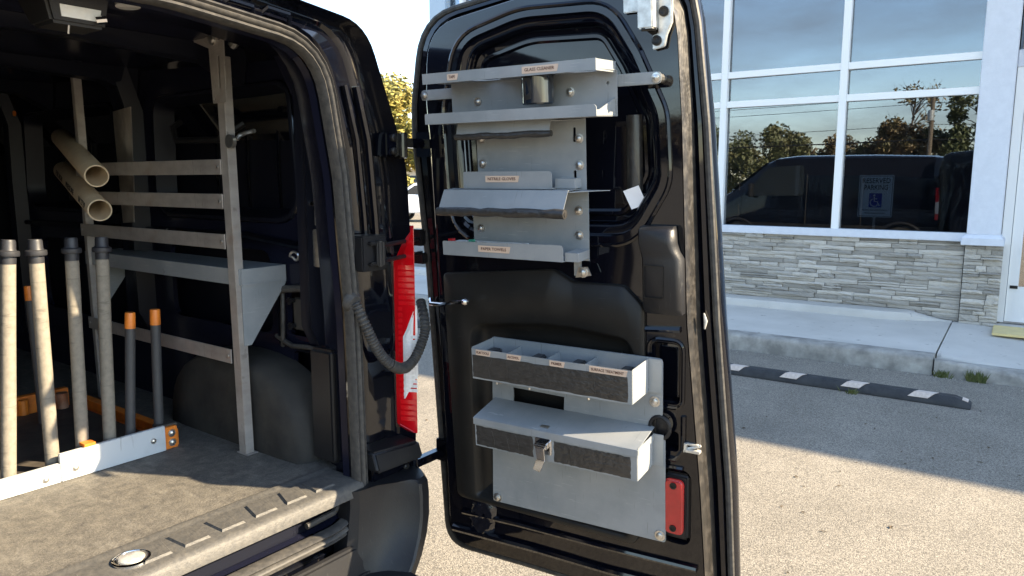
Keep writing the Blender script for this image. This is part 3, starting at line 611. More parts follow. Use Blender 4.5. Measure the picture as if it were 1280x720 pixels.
def hinge(z, x0, m2='paint'):
    d = dv(-.02, .06, (z - .45) / cos(_t)); g = G()
    g.box(x0, x0 + .06, -.018, .03, z - .038, z + .026); g.box(x0 + .05, d.x + .02, -.016, .012, z - .012, z + .014); g.lathe([(.012, 0), (.012, .07)], (x0 + .062, -.022, z - .042), (0, 0, 1), 12)
    g.box(d.x - .02, d.x + .04, -.03, .03, z - .036, z + .036); h = vobj('hinge', g, m2, bevel=.004)
    for s in (-.024, .012):
        g = G(); g.lathe([(.011, 0), (.011, .006), (.007, .009)], (x0 + .026, -.018, z + s), (0, -1, 0), 8); vobj('bolt', g, 'trim', h)
hinge(1.655, .115); hinge(.70, .135)
# lower pillar block between bumper and lamp shelf
g = G(); g.box(.03, .17, -.02, .03, .68, .75); vobj('pillar_foot', g, 'paint', bevel=.006)
# conduit: ribbed hose from pillar to door
dc = dv(-.035, .02, .735)
cp = [(-.010, -.015, 1.225), (.004, -.04, 1.16), (.026, -.05, 1.105), (.060, -.055, 1.058), (.114, -.055, 1.026), (.165, -.05, 1.033), (.208, -.045, 1.075), (.238, -.035, 1.125), (dc.x, dc.y, dc.z)]
def spline(pts, n):
    P = [Vector(p) for p in pts]; out = []
    for i in range(len(P) - 1):
        a, b, c, d = P[max(i - 1, 0)], P[i], P[i + 1], P[min(i + 2, len(P) - 1)]
        for k in range(n):
            t = k / n; out.append(.5 * ((2 * b) + (c - a) * t + (2 * a - 5 * b + 4 * c - d) * t * t + (3 * b - a - 3 * c + d) * t ** 3))
    return out + [P[-1]]
sp_ = spline(cp, 20); g = G(); g.tube(sp_, [.0150 if (i // 1) % 3 else .0118 for i in range(len(sp_))], 12); vobj('cable_conduit', g, 'rubber', smooth=25)
g = G(); g.tube(sp_[66:92], .0165, 12); vobj('conduit_sleeve', g, 'rubber')
g = G(); g.lathe([(.03, 0), (.028, .01), (.02, .018)], (-.012, .0, 1.23), (0, -1, -.3), 12); vobj('conduit_grommet', g, 'rubber')
# bumper: step beam and scooped corner
g = G(); bp_ = [(.03, .44), (-.02, .56), (-.04, .555), (-.06, .478), (-.20, .470), (-.235, .445), (-.235, .30), (.03, .30)]
g.loft([[(x, y, z) for y, z in bp_] for x in (-1.6, -.8, -.10, .05)], True, True, True); bmp = vobj('bumper', g, 'plastic', smooth=40, bevel=.006)
for k in range(16):
    g = G(); x = -.06 - k * .07; g.box(x - .045, x, -.19, -.075, .474, .4775); vobj('step_rib', g, 'plastic', bmp, bevel=.001)
g = G(); secs = []
for z, rx, ry in ((.30, .02, -.15), (.40, .02, -.15), (.455, .025, -.145), (.50, .06, -.14), (.55, .092, -.13), (.60, .108, -.125), (.66, .116, -.118), (.695, .118, -.112), (.706, .116, -.10), (.708, .10, -.06)):
    k = max(0, min(1, (z - .40) / .25)); ix = -.10 + .045 * k
    top = z > .70
    secs.append([(ix, .02, z), (ix, -.02, z), (ix + .02, -.035 - .02 * (1 - k), z), ((ix + rx) / 2, -.045 - .04 * (1 - k), z), (rx - .03, -.075 - .03 * (1 - k), z), (rx - .006, ry + .012, z), (rx, ry, z), (rx + .008, ry - .004, z), (rx + .040, ry + .002, z), (rx + .062 + .005 * k, ry + .04, z), (.238, .06, z), (.245, .22, z), (.245, .6, z), (.2, .6, z)])
g.loft(secs, True, True, True); bc = vobj('bumper_corner', g, 'plastic', smooth=28)
g = G(); g.lathe([(.014, 0), (.014, .004), (.011, .004), (.011, .002), (.001, .002)], (.0895, -.128, .485), (.45, -.88, 0), 16); vobj('bumper_plug', g, 'plastic', bc)
# right flank: glazing, mirror, wheels, door seams (mirrored in the shop windows)
g = G(); g.plate(rpoly([(2.42, 1.26, .05), (3.62, 1.24, .05), (3.12, 1.82, .08), (2.44, 1.86, .06)], 4), .205, .243, yz); vobj('cab_window', g, 'carglass')
ws = [[(XC + (x - XC) * .86, y, z) for x, z in ((XC - .98, zz), (XC, zz + .02), (XC + .98, zz))] for y, zz, z in ()]
g = G(); g.add([(XC - .80, 3.22, 1.922), (XC + .80, 3.22, 1.922), (XC + .86, 3.93, 1.355), (XC - .86, 3.93, 1.355)], [(0, 1, 2, 3)]); vobj('windscreen', g, 'carglass', bevel=0)
g = G(); g.box(.25, .40, 3.40, 3.48, 1.22, 1.50); g.box(.20, .27, 3.42, 3.46, 1.28, 1.33); vobj('door_mirror', g, 'plastic', bevel=.02, seg=3)
for y in (2.36, 3.70, 1.35):
    g = G(); g.tube([(.232 + .012, y, .55), (.252, y, 1.0), (.238, y, 1.45), (.226, y, 1.7)], .004, 5); vobj('door_seam', g, 'rubber')
g = G(); g.box(.24, .262, .9, 3.8, .62, .70); vobj('side_moulding', g, 'plastic', bevel=.006)
def wheel(par, x, y, r, w, m=FV, rimmat='zinc'):
    g = G(); g.lathe([(r * .62, -w), (r * .94, -w), (r, -w * .8), (r, -w * .2), (r * .94, 0), (r * .64, .002), (r * .60, -.02)], (x, y, r), (1, 0, 0), 28, caps=False); wh = obj('wheel', g, 'tyre', par, m)
    g = G(); g.lathe([(r * .62, -.03), (r * .60, .0), (r * .5, -.025), (r * .2, -.01), (r * .12, .01), (.001, .012)], (x, y, r), (1, 0, 0), 20); obj('rim', g, rimmat, wh, m)
for y in (.66, 3.72): 
    wheel(van, .262, y, .345, .2)
    g = G(); g.tube([(.245, y + .42 * cos(R(a)), .345 + .42 * sin(R(a))) for a in range(0, 181, 12)], .03, 8); vobj('wheel_arch_trim', g, 'plastic')
g = G(); g.box(-1.5, -.1, .5, 4.3, .30, .42); vobj('chassis', g, 'trim')

# ---------------------------------------------------------------- rear door (a part of the van, modelled open)
def dbend(g):                           # the upper half of the door curves gently outwards
    o = []
    for u, n, w in g.v:
        c = .040 * max(0, (w - .85) / .75) ** 1.6; o.append((u - .62 * c, n + c, w))
    g.v = o; return g
def dobj(name, g, m, parent, **k): return obj(name, dbend(g), m, parent, FD, **k)
def dring(pts, n): return [(a, n, b) for a, b in pts]
dA = rpoly([(-.028, -.098, .075), (.30, -.09, .6), (.935, -.085, .06), (.915, .33, .7), (.876, .76, .6), (.842, 1.24, .6), (.80, 1.66, .22), (.42, 1.625, .8), (-.02, 1.575, .17), (-.075, 1.32, .35), (-.083, 1.22, .2), (-.052, .86, .8)], 6)
dB = rpoly([(.045, -.035, .08), (.30, -.028, .6), (.866, -.02, .05), (.842, .33, .7), (.803, .76, .6), (.790, 1.24, .6), (.775, 1.60, .2), (.42, 1.575, .8), (.06, 1.525, .16), (.045, 1.32, .35), (.052, 1.22, .2), (.056, .86, .8)], 6)
dlerp = lambda t: [(a * (1 - t) + c * t, b * (1 - t) + d * t) for (a, b), (c, d) in zip(dA, dB)]
WIN = rpoly([(.135, .955, .09), (.66, .965, .10), (.742, 1.10, .10), (.735, 1.26, .12), (.672, 1.40, .12), (.605, 1.51, .10), (.36, 1.52, .3), (.17, 1.475, .10), (.125, 1.30, .2)], 6)
TRM = rpoly([(.085, .135, .03), (.68, .135, .03), (.70, .40, .2), (.70, .79, .04), (.645, .842, .03), (.50, .842, .03), (.445, .872, .04), (.078, .838, .02)], 6)
boxA = rrect(.715, .79, .545, .705, .018, 4); boxB = rrect(.728, .788, .42, .475, .012, 4); boxR = rrect(.742, .822, .165, .375, .03, 4)
g = G(); inner = dlerp(1.0)
g.plate(inner, .0, .012, uw, holes=[WIN, inset(TRM, .012), boxA, boxB, boxR])
g.loft([dring(dlerp(1), .0), dring(dlerp(.93), .006), dring(dlerp(.72), .055), dring(dlerp(.62), .062), dring(dlerp(.56), .050), dring(dlerp(.40), .052), dring(dlerp(.34), .066), dring(dlerp(.12), .070), dring(dlerp(.03), .078), dring(dlerp(0), .092), dring(inset(dlerp(0), .004), .108), dring(inset(dlerp(0), .05), .125), dring(inset(dlerp(0), .2), .135)], True, False, True)
# window recess: stepped walls down to the pressed floor
g.loft([dring(WIN, .0), dring(inset(WIN, .006), .010), dring(inset(WIN, .020), .014), dring(inset(WIN, .026), .020), dring(inset(WIN, .034), .046), dring(inset(WIN, .046), .05), dring(inset(WIN, .05), .044), dring(inset(WIN, .058), .044), dring(inset(WIN, .064), .052)], True, False, True)
for h, dp in ((boxA, .035), (boxB, .03), (boxR, .02)):
    g.loft([dring(h, 0), dring(inset(h, .004), .006), dring(inset(h, .008), dp)], True, False, True)
rdoor = obj('rear_door', dbend(g), 'paint', van, FD, smooth=32)
# flange dirt: dusty strip on the free edge
def estrip(t0, t1, n0, n1, i0, i1):
    a, b = dlerp(t0), dlerp(t1); N = len(a); g = G()
    g.loft([[(a[i % N][0], n0, a[i % N][1]) for i in range(i0, i1)], [((a[i % N][0] + b[i % N][0]) / 2, (n0 + n1) / 2 - .0015, (a[i % N][1] + b[i % N][1]) / 2) for i in range(i0, i1)], [(b[i % N][0], n1, b[i % N][1]) for i in range(i0, i1)]], False); return g
dobj('edge_flange', estrip(.955, .73, -.001, .050, 15, 46), 'dusty', rdoor, smooth=60)
g = G(); g.tube([(a, .060, b) for a, b in dlerp(.22)], .009, 8, closed=True); dobj('door_rubber', g, 'rubber', rdoor)
g = G(); g.tube([(a, .073, b) for a, b in dlerp(.46)], .005, 6, closed=True); dobj('flange_bead', g, 'paint', rdoor)
g = G(); g.tube([(a, -.001, b) for a, b in inset(WIN, -.022)], .006, 6, closed=True); dobj('window_bead', g, 'paint', rdoor)
g = G(); g.loft([[(.655 + .022 * sin(R(a)) , .047 - .018 * cos(R(a)), w) for a in range(-80, 81, 20)] for w in (1.075, 1.10, 1.235, 1.26)], False); dobj('speckled_strip', g, 'dusty', rdoor, smooth=60)  # curved strip added to draw a brown speckled patch in the recess
# pressed swages around the latch area
g = G(); g.tube([(a, -.001, b) for a, b in inset(boxA, -.008)], .005, 6, closed=True); g.tube([(.715, -.002, .405), (.78, -.002, .40), (.80, -.002, .43), (.80, -.002, .52)], .007, 6); g.tube([(.70, -.002, .375), (.80, -.002, .378)], .006, 6); g.tube([(.70, -.002, .735), (.79, -.002, .742)], .008, 6); dobj('swage', g, 'paint', rdoor)
g = G(); g.box(.70, .735, -.012, .004, .415, .53); dobj('blanking_plate', g, 'dusty', rdoor, bevel=.004)
g = G(); g.tube([(.06, -.004, .02), (.35, -.004, .03), (.60, -.004, .032), (.85, -.004, .045)], .012, 8); g.tube([(.10, -.004, .085), (.30, -.004, .095), (.55, -.004, .10), (.84, -.004, .11)], .009, 8); dobj('lower_swage', g, 'paint', rdoor)
# glossy drain bulge with crumpled film
g = G(); rr = random.Random(4); vs = []; nx, nz = 11, 13
for j_ in range(nz + 1):
    for i_ in range(nx + 1):
        a, b = i_ / nx * 2 - 1, j_ / nz * 2 - 1; e = max(0, 1 - (a * a * .9 + b * b * .95)) ** .5
        vs.append((.174 + .046 * a * (1 - .12 * b * b) + .012 * b, -.0015 - .009 * min(1, e * 1.6) + rr.uniform(-.0045, .0045) * min(1, e * 2), .080 + .066 * b))
g.add(vs, [(k + q * (nx + 1), k + 1 + q * (nx + 1), k + nx + 2 + q * (nx + 1), k + nx + 1 + q * (nx + 1)) for q in range(nz) for k in range(nx)])
dobj('crumpled_film', g, mat('crumpled_gloss', (.006, .007, .012), .04, coat=1.), rdoor, smooth=70)
# plastic trim panel with its broad recess
REC = rpoly([(.155, .150, .02), (.655, .150, .02), (.678, .40, .2), (.684, .64, .05), (.660, .71, .05), (.50, .725, .1), (.40, .725, .1), (.160, .70, .07)], 6)
g = G(); g.loft([dring(TRM, .002), dring(TRM, -.008), dring(inset(TRM, .004), -.013), dring(REC, -.013), dring(inset(REC, .006), -.009), dring(inset(REC, .018), .012), dring(inset(REC, .030), .024), dring(inset(REC, .05), .027)], True, False, True); dobj('trim_panel', g, 'trim', rdoor, smooth=60)
# pull handle
g = G(); rr_ = lambda a0, a1, n, w: [(a0, .0, w), (a0, n * .8, w), (a0 + .006, n, w), (a1 - .012, n, w), (a1, n * .75, w), (a1, .0, w)]
g.loft([rr_(.697, .778, -.030, .996), rr_(.695, .780, -.046, .988), rr_(.697, .782, -.050, .955), rr_(.700, .788, -.042, .935), rr_(.703, .798, -.040, .918), rr_(.706, .802, -.044, .80), rr_(.708, .802, -.036, .785)], True, True, True); ph = dobj('pull_handle', g, 'plastic', rdoor, smooth=50)
g = G(); g.plate(rrect(.712, .762, .825, .905, .004, 3), -.0465, -.044, uw, holes=[rrect(.7135, .7605, .8265, .9035, .004, 3)]); dobj('handle_insert', g, 'trim', ph)
# D-ring lever, reflector, latch, striker bits
g = G(); ct = [(.745 + .026 * cos(t), -.020, .487 + .030 * sin(t)) for t in [k * pi / 8 for k in range(16)]]; g.tube(ct, .0055, 8, closed=True); g.lathe([(.030, 0), (.028, .008), (.012, .012)], (.735, .002, .487), (0, -1, 0), 16); dobj('release_ring', g, 'plastic', rdoor)
rb = G(); rb.box(.750, .820, -.006, .012, .180, .365); rbo = dobj('reflector_base', rb, 'plastic', rdoor, bevel=.012, seg=3)
g = G(); g.plate(rrect(.755, .807, .200, .352, .016, 4), -.020, -.005, uw); dobj('reflector', g, 'reflector', rbo, bevel=.005, seg=3)
for w in (.218, .336):
    g = G(); g.lathe([(.009, 0), (.009, .003), (.005, .003), (.005, .001)], (.781, -.0195, w), (0, -1, 0), 12); dobj('screw', g, 'trim', rbo)
g = G(); g.box(.805, .845, -.012, .004, .430, .437); g.box(.805, .811, -.012, .004, .430, .452); g.tube([(.812, -.004, .437), (.845, .0, .449)], .004, 6); g.box(.803, .84, -.008, .002, .448, .452); dobj('striker_loop', g, 'gal', rdoor, bevel=.001)
g = G(); g.tube([(.838, .036, .740), (.840, .037, .760), (.836, .035, .78)], [.002, .005, .002], 8); dobj('edge_plug', g, 'gal', rdoor)
# upper latch
g = G(); g.plate([(.728, 1.404), (.757, 1.409), (.763, 1.436), (.775, 1.462), (.778, 1.62), (.742, 1.62), (.742, 1.44), (.728, 1.436)], -.016, -.004, uw); ul = dobj('upper_latch', g, 'gal', rdoor, bevel=.002)
g = G(); g.box(.705, .742, -.050, -.004, 1.449, 1.62); dobj('latch_case', g, 'gal', ul, bevel=.003)
g = G(); g.box(.655, .706, -.012, -.003, 1.494, 1.60); dobj('latch_arm', g, 'gal', ul, bevel=.002)
for a, b in ((.739, 1.424), (.757, 1.487)):
    g = G(); g.lathe([(.012, 0), (.012, .004), (.008, .005), (.005, .003), (.001, .003)], (a, -.016, b), (0, -1, 0), 12); dobj('latch_bolt', g, 'trim', ul)
g = G(); g.tube([(.715, -.05, 1.447), (.742, -.03, 1.447)], .004, 6); dobj('latch_spring', g, 'trim', ul)
# check pin on the hinge side
g = G(); g.tube([(.035, -.020, .757), (.06, -.05, .752), (.10, -.055, .754), (.14, -.052, .764), (.178, -.05, .768)], .0062, 8); g.lathe([(.001, -.011), (.008, -.008), (.011, 0), (.008, .008), (.001, .011)], (.184, -.05, .769), (1, 0, .05), 12); dobj('check_pin', g, 'chrome', rdoor)

# ================================================================ STEEL ORGANISERS BOLTED TO THE DOOR
TD = basis((1, 0, 0), (0, 0, 1), (0, 0, 0))
def lab(par, s, u0, u1, w0, w1, n, tw, ts, m='ink', slope=0.):
    g = G(); h = (w1 - w0) / 2
    g.plate(rpoly([(u0, w0, .001), (u1 - .004, w0, .001), (u1, w1, .001), (u0, w1, .001)], 2), n - .0010, n, uw); t = obj('label_tape', g, 'labeltape', par, FD, smooth=0)
    text('lettering', s, ts, m, FD @ Matrix.Translation(((u0 + u1) / 2 - .002, n - .0013, (w0 + w1) / 2)) @ TD, t, tw)
def sheetm(par, name, g, m='steel_paint', b=.0012): return obj(name, g, m, par, FD, bevel=b, seg=2, smooth=40)

# 1 upper bottle shelf
bs = thing('bottle_shelf', 'grey steel bottle shelf at the top of the open door, labelled for glass cleaner', 'shelf', (.39, -.02, 1.257), FD)
g = G(); g.plate(rrect(.045, .745, 1.325, 1.353, .012, 4), -.020, -.016, uw); sheetm(bs, 'mounting_bar', g)
for a in (.058, .733):
    g = G(); g.lathe([(.011, 0), (.011, .042)], (a, -.0165, 1.339), (0, 1, 0), 10); obj('spacer', g, 'zinc', bs, FD)
    bolt(bs, FD, (a, -.020, 1.339), (0, -1, 0), .008)
hl = lambda a, b, r: [(a + r * cos(k * pi / 6), b + r * sin(k * pi / 6)) for k in range(12)]
g = G(); g.plate([(.155, 1.257), (.638, 1.257), (.638, 1.362), (.155, 1.362)], -.026, -.023, uw, holes=[hl(.615, 1.285, .005), hl(.615, 1.335, .004), hl(.175, 1.285, .004)]); sheetm(bs, 'back_plate', g, b=0)
g = G(); circ = lambda a, b, r: [(a + r * cos(k * pi / 12), b + r * sin(k * pi / 12)) for k in range(24)]
g.plate([(.143, -.130), (.634, -.130), (.637, -.026), (.150, -.026)], 1.362, 1.3645, xy, holes=[circ(.455, -.082, .043), circ(.30, -.078, .040), circ(.575, -.08, .034)])
g.plate([(.142, 1.358), (.634, 1.358), (.634, 1.384), (.142, 1.384)], -.1325, -.130, uw); g.box(.6315, .634, -.130, -.024, 1.3575, 1.383); sheetm(bs, 'top_shelf', g, b=0)
g = G(); g.box(.143, .634, -.130, -.026, 1.257, 1.2595); g.plate(rpoly([(.143, 1.257, .001), (.634, 1.257, .001), (.634, 1.284, .010), (.143, 1.284, .004)], 3), -.1325, -.130, uw)
g.plate([(-.130, 1.258), (-.027, 1.258), (-.027, 1.300), (-.116, 1.272), (-.130, 1.272)], .6315, .634, yz); sheetm(bs, 'lower_shelf', g, b=0)
for a, b in ((.24, 1.312), (.515, 1.32)): bolt(bs, FD, (a, -.026, b), (0, -1, 0), .008)
lab(bs, 'TAPE', .222, .256, 1.363, 1.378, -.1325, .020, .010)
lab(bs, 'GLASS CLEANER', .442, .540, 1.363, 1.379, -.1325, .080, .0105)
cup = thing('smoked_holder', 'dark smoked plastic bottle cup hanging in the upper door shelf', 'bottle cup', (.455, -.082, 1.29), FD)
g = G(); g.lathe([(.040, .085), (.040, .004), (.036, .0), (.001, .0)], (.455, -.082, 1.292), (0, 0, 1), 24, caps=False); g.lathe([(.038, .084), (.038, .006), (.001, .005)], (.455, -.082, 1.292), (0, 0, 1), 24, caps=False); obj('cup_wall', g, 'cup', cup, FD)
g = G(); g.lathe([(.0445, 0), (.0445, .004), (.040, .004), (.040, 0), (.0445, 0)], (.455, -.082, 1.3655), (0, 0, 1), 24, caps=False); obj('cup_rim', g, 'cap', cup, FD)
g = G(); g.plate(rrect(-.012, .016, .012, .062, .006, 3), .0402, .0412, lambda a, b, t: (.455 + t * sin(a / t * .9 - .25), -.082 - t * cos(a / t * .9 - .25), 1.292 + b)); obj('worn_patch', g, 'dusty', cup, FD)

# 2 glove dispenser
gd = thing('glove_dispenser', 'grey steel dispenser labelled NITRILE GLOVES below the top door shelf', 'dispenser', (.39, -.02, 1.08), FD)
g = G(); g.plate([(.230, 1.082), (.553, 1.082), (.553, 1.258), (.230, 1.258)], -.026, -.022, uw, holes=[rrect(.519, .527, 1.095, 1.13, .002, 2), rrect(.519, .527, 1.20, 1.235, .002, 2)]); sheetm(gd, 'back_plate', g, b=0)
def cover(par, u0, u1, uend, wtop, nf, wb, nb, rroll):
    g = G(); th = .0016
    prof = [(-.026, wtop - .004), (nf * .55, wtop + .001), (nf, wtop), (nb, wb)]
    pr2 = [(n + .0, w - th) for n, w in prof[:3]] + [(nb + th, wb)]
    ring = lambda u, k=0: [(u, n, w) for n, w in prof] + [(u, n, w) for n, w in reversed(pr2)]
    g.loft([ring(u0), ring(u1)], True, True, True); g.plate([(u1 - .01, -.026), (uend, -.026), (uend - .03, -.045), (u1 - .002, nf + .005), (u1 - .01, nf)], wtop - .0055, wtop - .004, xy)
    c = sheetm(par, 'cover', g, b=0)
    g = G(); n_ = 14; rr = random.Random(int(u0 * 1e4)); pth = [(u0 - .004 + (u1 - u0 + .008) * k / n_, nb + .003 + rr.uniform(-.001, .001), wb - rroll * .4 + rr.uniform(-.0015, .0015)) for k in range(n_ + 1)]
    g.tube(pth, [rroll * rr.uniform(.88, 1.1) for _ in pth], 12); g.tube([(u1 + .0035, nb + .003, wb - rroll * .4), (u1 + .0055, nb + .003, wb - rroll * .4)], rroll * .5, 10)
    obj('taped_edge', g, 'tape', c, FD, smooth=60); return c
cover(gd, .215, .492, .553, 1.258, -.088, 1.226, -.098, .0085)
g = G(); g.plate(rpoly([(.220, 1.088, .002), (.487, 1.088, .002), (.487, 1.132, .010), (.220, 1.132, .006)], 3), -.082, -.080, uw); g.box(.220, .487, -.080, -.026, 1.088, 1.090); g.box(.485, .540, -.062, -.026, 1.088, 1.112); sheetm(gd, 'tray', g, b=0)
for a, b in ((.247, 1.215), (.537, 1.208), (.247, 1.15), (.537, 1.143)): bolt(gd, FD, (a, -.026, b), (0, -1, 0), .008)
lab(gd, 'NITRILE GLOVES', .291, .394, 1.105, 1.121, -.082, .084, .0105)

# 3 paper towel dispenser
pd = thing('towel_dispenser', 'grey steel dispenser labelled PAPER TOWELS in the middle of the open door', 'dispenser', (.39, -.02, .862), FD)
g = G(); g.plate([(.207, .903), (.515, .903), (.515, .862), (.535, .862), (.535, .903), (.558, .903), (.558, 1.078), (.207, 1.078)], -.026, -.022, uw); sheetm(pd, 'back_plate', g, b=0)
cover(pd, .168, .541, .618, 1.086, -.100, 1.036, -.130, .0115)
g = G(); g.plate(rpoly([(.155, .910, .002), (.524, .910, .002), (.524, .952, .010), (.155, .948, .004)], 3), -.102, -.100, uw); g.box(.155, .524, -.100, -.026, .910, .912); g.box(.523, .560, -.090, -.026, .910, .932); sheetm(pd, 'tray', g, b=0)
for a, b in ((.232, 1.035), (.532, 1.03), (.232, .975), (.532, .968)): bolt(pd, FD, (a, -.026, b), (0, -1, 0), .008)
g = G(); g.plate([(.52, .858), (.565, .866), (.555, .888), (.53, .886)], -.030, -.026, uw); obj('anchor_plate', g, 'zinc', pd, FD); bolt(pd, FD, (.543, -.030, .873), (0, -1, 0), .009)
lab(pd, 'PAPER TOWELS', .272, .372, .924, .941, -.102, .078, .0105)
tw = thing('towel_pack', 'slim packet with red and green tabs lying in the PAPER TOWELS tray', 'packet', (.2, -.06, .915), FD)
g = G(); g.box(.165, .40, -.092, -.04, .9125, .944); obj('wrapper', g, 'signwhite', tw, FD, bevel=.006)
g = G(); g.box(.168, .182, -.094, -.08, .944, .9535); obj('tab', g, 'reflector', tw, FD); g = G(); g.box(.235, .248, -.094, -.08, .944, .953); obj('tab', g, mat('green_tab', (.03, .22, .15), .5), tw, FD)

# 4 supply bins on a big back plate
sb_ = thing('supply_bin_rack', 'grey steel panel with open divided bin and latched lid bin on lower door', 'bin rack', (.49, -.02, .165), FD)
g = G(); g.plate(rpoly([(.228, .161, .006), (.762, .173, .006), (.759, .463, .004), (.724, .463, .004), (.724, .514, .004), (.752, .518, .004), (.752, .668, .010), (.25, .668, .004)], 2), -.022, -.017, uw, holes=[[(.312, .463), (.473, .467), (.475, .525), (.313, .528)]]); sheetm(sb_, 'back_plate', g, b=0)
for a, b in ((.245, .175), (.748, .19), (.733, .555), (.27, .545)): bolt(sb_, FD, (a, -.022, b), (0, -1, 0), .0095)
g = G(); t = .002; u0, u1, n0, n1, w0, w1 = .253, .717, -.130, -.022, .579, .664
g.box(u0, u1, n0, n0 + t, w0, w1); g.box(u0, u0 + t, n0 + t, n1, w0, w1 + .003); g.box(u1 - t, u1, n0 + t, n1, w0, w1 + .002); g.box(u0 + t, u1 - t, n0 + t, n1, w0, w0 + t); g.box(u0 + t, u1 - t, n1 - t, n1, w0 + t, w1 + .004)
g.box(u1, .752, n1 - .004, n1 - .001, w0, w1 + .003); bin1 = sheetm(sb_, 'open_bin', g, b=.0006)
for a in (.345, .465, .575):
    gg = G(); gg.box(a, a + .002, n0 + t, n1 - t, w0 + t, w1 - .012); obj('divider', gg, 'steel_paint', bin1, FD)
for a, b_ in ((.258, .335), (.40, .425), (.52, .545), (.655, .70)):
    gg = G(); gg.box(a, a + .03, -.095, -.03, w0 + t, w1 - .022); obj('foam_insert', gg, 'darkpole', bin1, FD, bevel=.004)
def tapeseg(par, u0, u1, w0, w1, n, seed):
    rr = random.Random(seed); g = G(); nx, nz = 26, 7; vs = []; fs = []
    for j in range(nz + 1):
        for i in range(nx + 1):
            ed = i in (0, nx) or j in (0, nz)
            vs.append((u0 + (u1 - u0) * i / nx + (rr.uniform(-.0015, .0015) if i in (0, nx) else 0), n - (.0004 if ed else .0008 + rr.random() * .0011), w0 + (w1 - w0) * j / nz + (rr.uniform(-.001, .001) if j in (0, nz) else 0)))
    for j in range(nz):
        for i in range(nx): a = j * (nx + 1) + i; fs.append((a, a + 1, a + nx + 2, a + nx + 1))
    g.add(vs, fs); 
    for k in range(3):
        x = rr.uniform(u0 + .02, u1 - .02); y0_ = w0 + .004; g.tube([(x, n - .0012, y0_), (x + rr.uniform(-.006, .006), n - .002, (w0 + w1) / 2), (x + rr.uniform(-.01, .01), n - .0012, w1 - .006)], .0009, 5)
    obj('black_tape', g, 'tape', par, FD, smooth=80)
tapeseg(bin1, .256, .706, .584, .647, -.1302, 1)
for s, a, b, tw_ in (('FILM TOOLS', .268, .316, .040), ('ALCOHOL', .366, .411, .035), ('PRIMER', .494, .538, .030), ('SURFACE TREATMENT', .605, .706, .086)):
    lab(bin1, s, a, b, .6475, .6625, -.1305, tw_, .0098)
for a in (.33, .43, .60):
    gg = G(); gg.lathe([(.003, 0), (.003, .006), (.001, .007)], (a, -.128, .579), (0, 0, -1), 8); obj('rivet', gg, 'zinc', bin1, FD)
# lidded bin
g = G(); u0, u1, n0, w0, w1 = .252, .729, -.130, .384, .458
g.box(u0, u1, n0, n0 + t, w0, w1); g.box(u0, u0 + t, n0 + t, n1, w0, w1); g.box(u1 - t, u1, n0 + t, n1, w0, w1); g.box(u0 + t, u1 - t, n0 + t, n1, w0, w0 + t); g.box(u1, .757, n1 - .004, n1 - .001, w0, w1 + .012)
bin2 = sheetm(sb_, 'lidded_bin', g, b=.0006)
g = G(); g.loft([[(u, n1, .488), (u, n0 - .003, .468), (u, n0 - .0045, .467), (u, n0 - .0045, .448), (u, n0 - .0025, .448), (u, n0 - .0025, .4655), (u, n1, .4855)] for u in (u0 - .002, u1 + .003)], True, True, True)
g.box(u1 + .001, u1 + .003, n0, n1, .452, .47); lid = sheetm(bin2, 'lid', g, b=.0008)
tapeseg(bin2, .257, .437, .388, .444, -.1302, 5); tapeseg(bin2, .500, .712, .388, .444, -.1302, 9)
g = G(); g.plate(rrect(.445, .494, .404, .448, .005, 3), -.134, -.130, uw); tgl = obj('latch_plate', g, 'chrome', bin2, FD, bevel=.0012)
g = G(); g.box(.453, .487, -.150, -.134, .424, .440); g.tube([(.452, -.150, .434), (.488, -.150, .434)], .0045, 8)
g.hexa([(.458, -.150, .390), (.483, -.150, .390), (.481, -.145, .390), (.460, -.145, .390)], [(.457, -.156, .430), (.484, -.156, .430), (.482, -.150, .430), (.459, -.150, .430)])
g.hexa([(.451, -.160, .368), (.472, -.160, .364), (.473, -.155, .364), (.452, -.155, .368)], [(.457, -.153, .394), (.483, -.153, .394), (.483, -.148, .394), (.457, -.148, .394)]); obj('toggle_latch', g, 'chrome', bin2, FD, bevel=.0015)
g = G(); g.box(.452, .478, -.12, -.10, .470, .473); obj('lid_hook', g, 'zinc', bin2, FD, bevel=.001)
# paper tag hanging in the recess
tg = thing('paper_tag', 'small blank white paper tag stuck in the dark window recess of the open door', 'tag', (.65, .04, 1.03), FD)
g = G(); g.add([(.632, .020, 1.076), (.672, .022, 1.090), (.690, .030, 1.044), (.652, .026, 1.030)], [(0, 3, 2, 1)]); g.add([(.632, .0206, 1.076), (.672, .0226, 1.090), (.690, .0306, 1.044), (.652, .0266, 1.030)], [(0, 1, 2, 3)]); obj('paper', g, 'tag', tg, FD, smooth=0)

# ================================================================ CARGO: RACK, SHELF, PIPES, POLE STAND
rack = thing('ladder_rack', 'aluminium ladder-like rack with flat rungs standing along the van side wall', 'rack', (-.08, .9, .722), FV)
def robj(n, g, m, p, **k): return obj(n, g, m, p, FV, **k)
def angle_post(y, z0, z1, lean, h=.03, name='post'):
    g = G(); sec = [(-.083, y - h), (-.083, y + h), (-.079, y + h), (-.079, y - h + .004), (-.055, y - h + .004), (-.055, y - h)]
    g.loft([[(x, yy, z0) for x, yy in sec], [(x + lean[0], yy + lean[1], z1) for x, yy in sec]], True, True, True); return robj(name, g, 'alu', rack, bevel=.0012)
p1 = angle_post(.432, .726, 1.90, (0, .015), .018); p2 = angle_post(1.355, .735, 1.93, (0, .01), .011)
g = G(); g.box(-.086, -.045, .405, .462, .7225, .7262); g.box(-.078, -.060, .4185, .446, .7262, .745); robj('foot', g, 'alu', p1, bevel=.002)
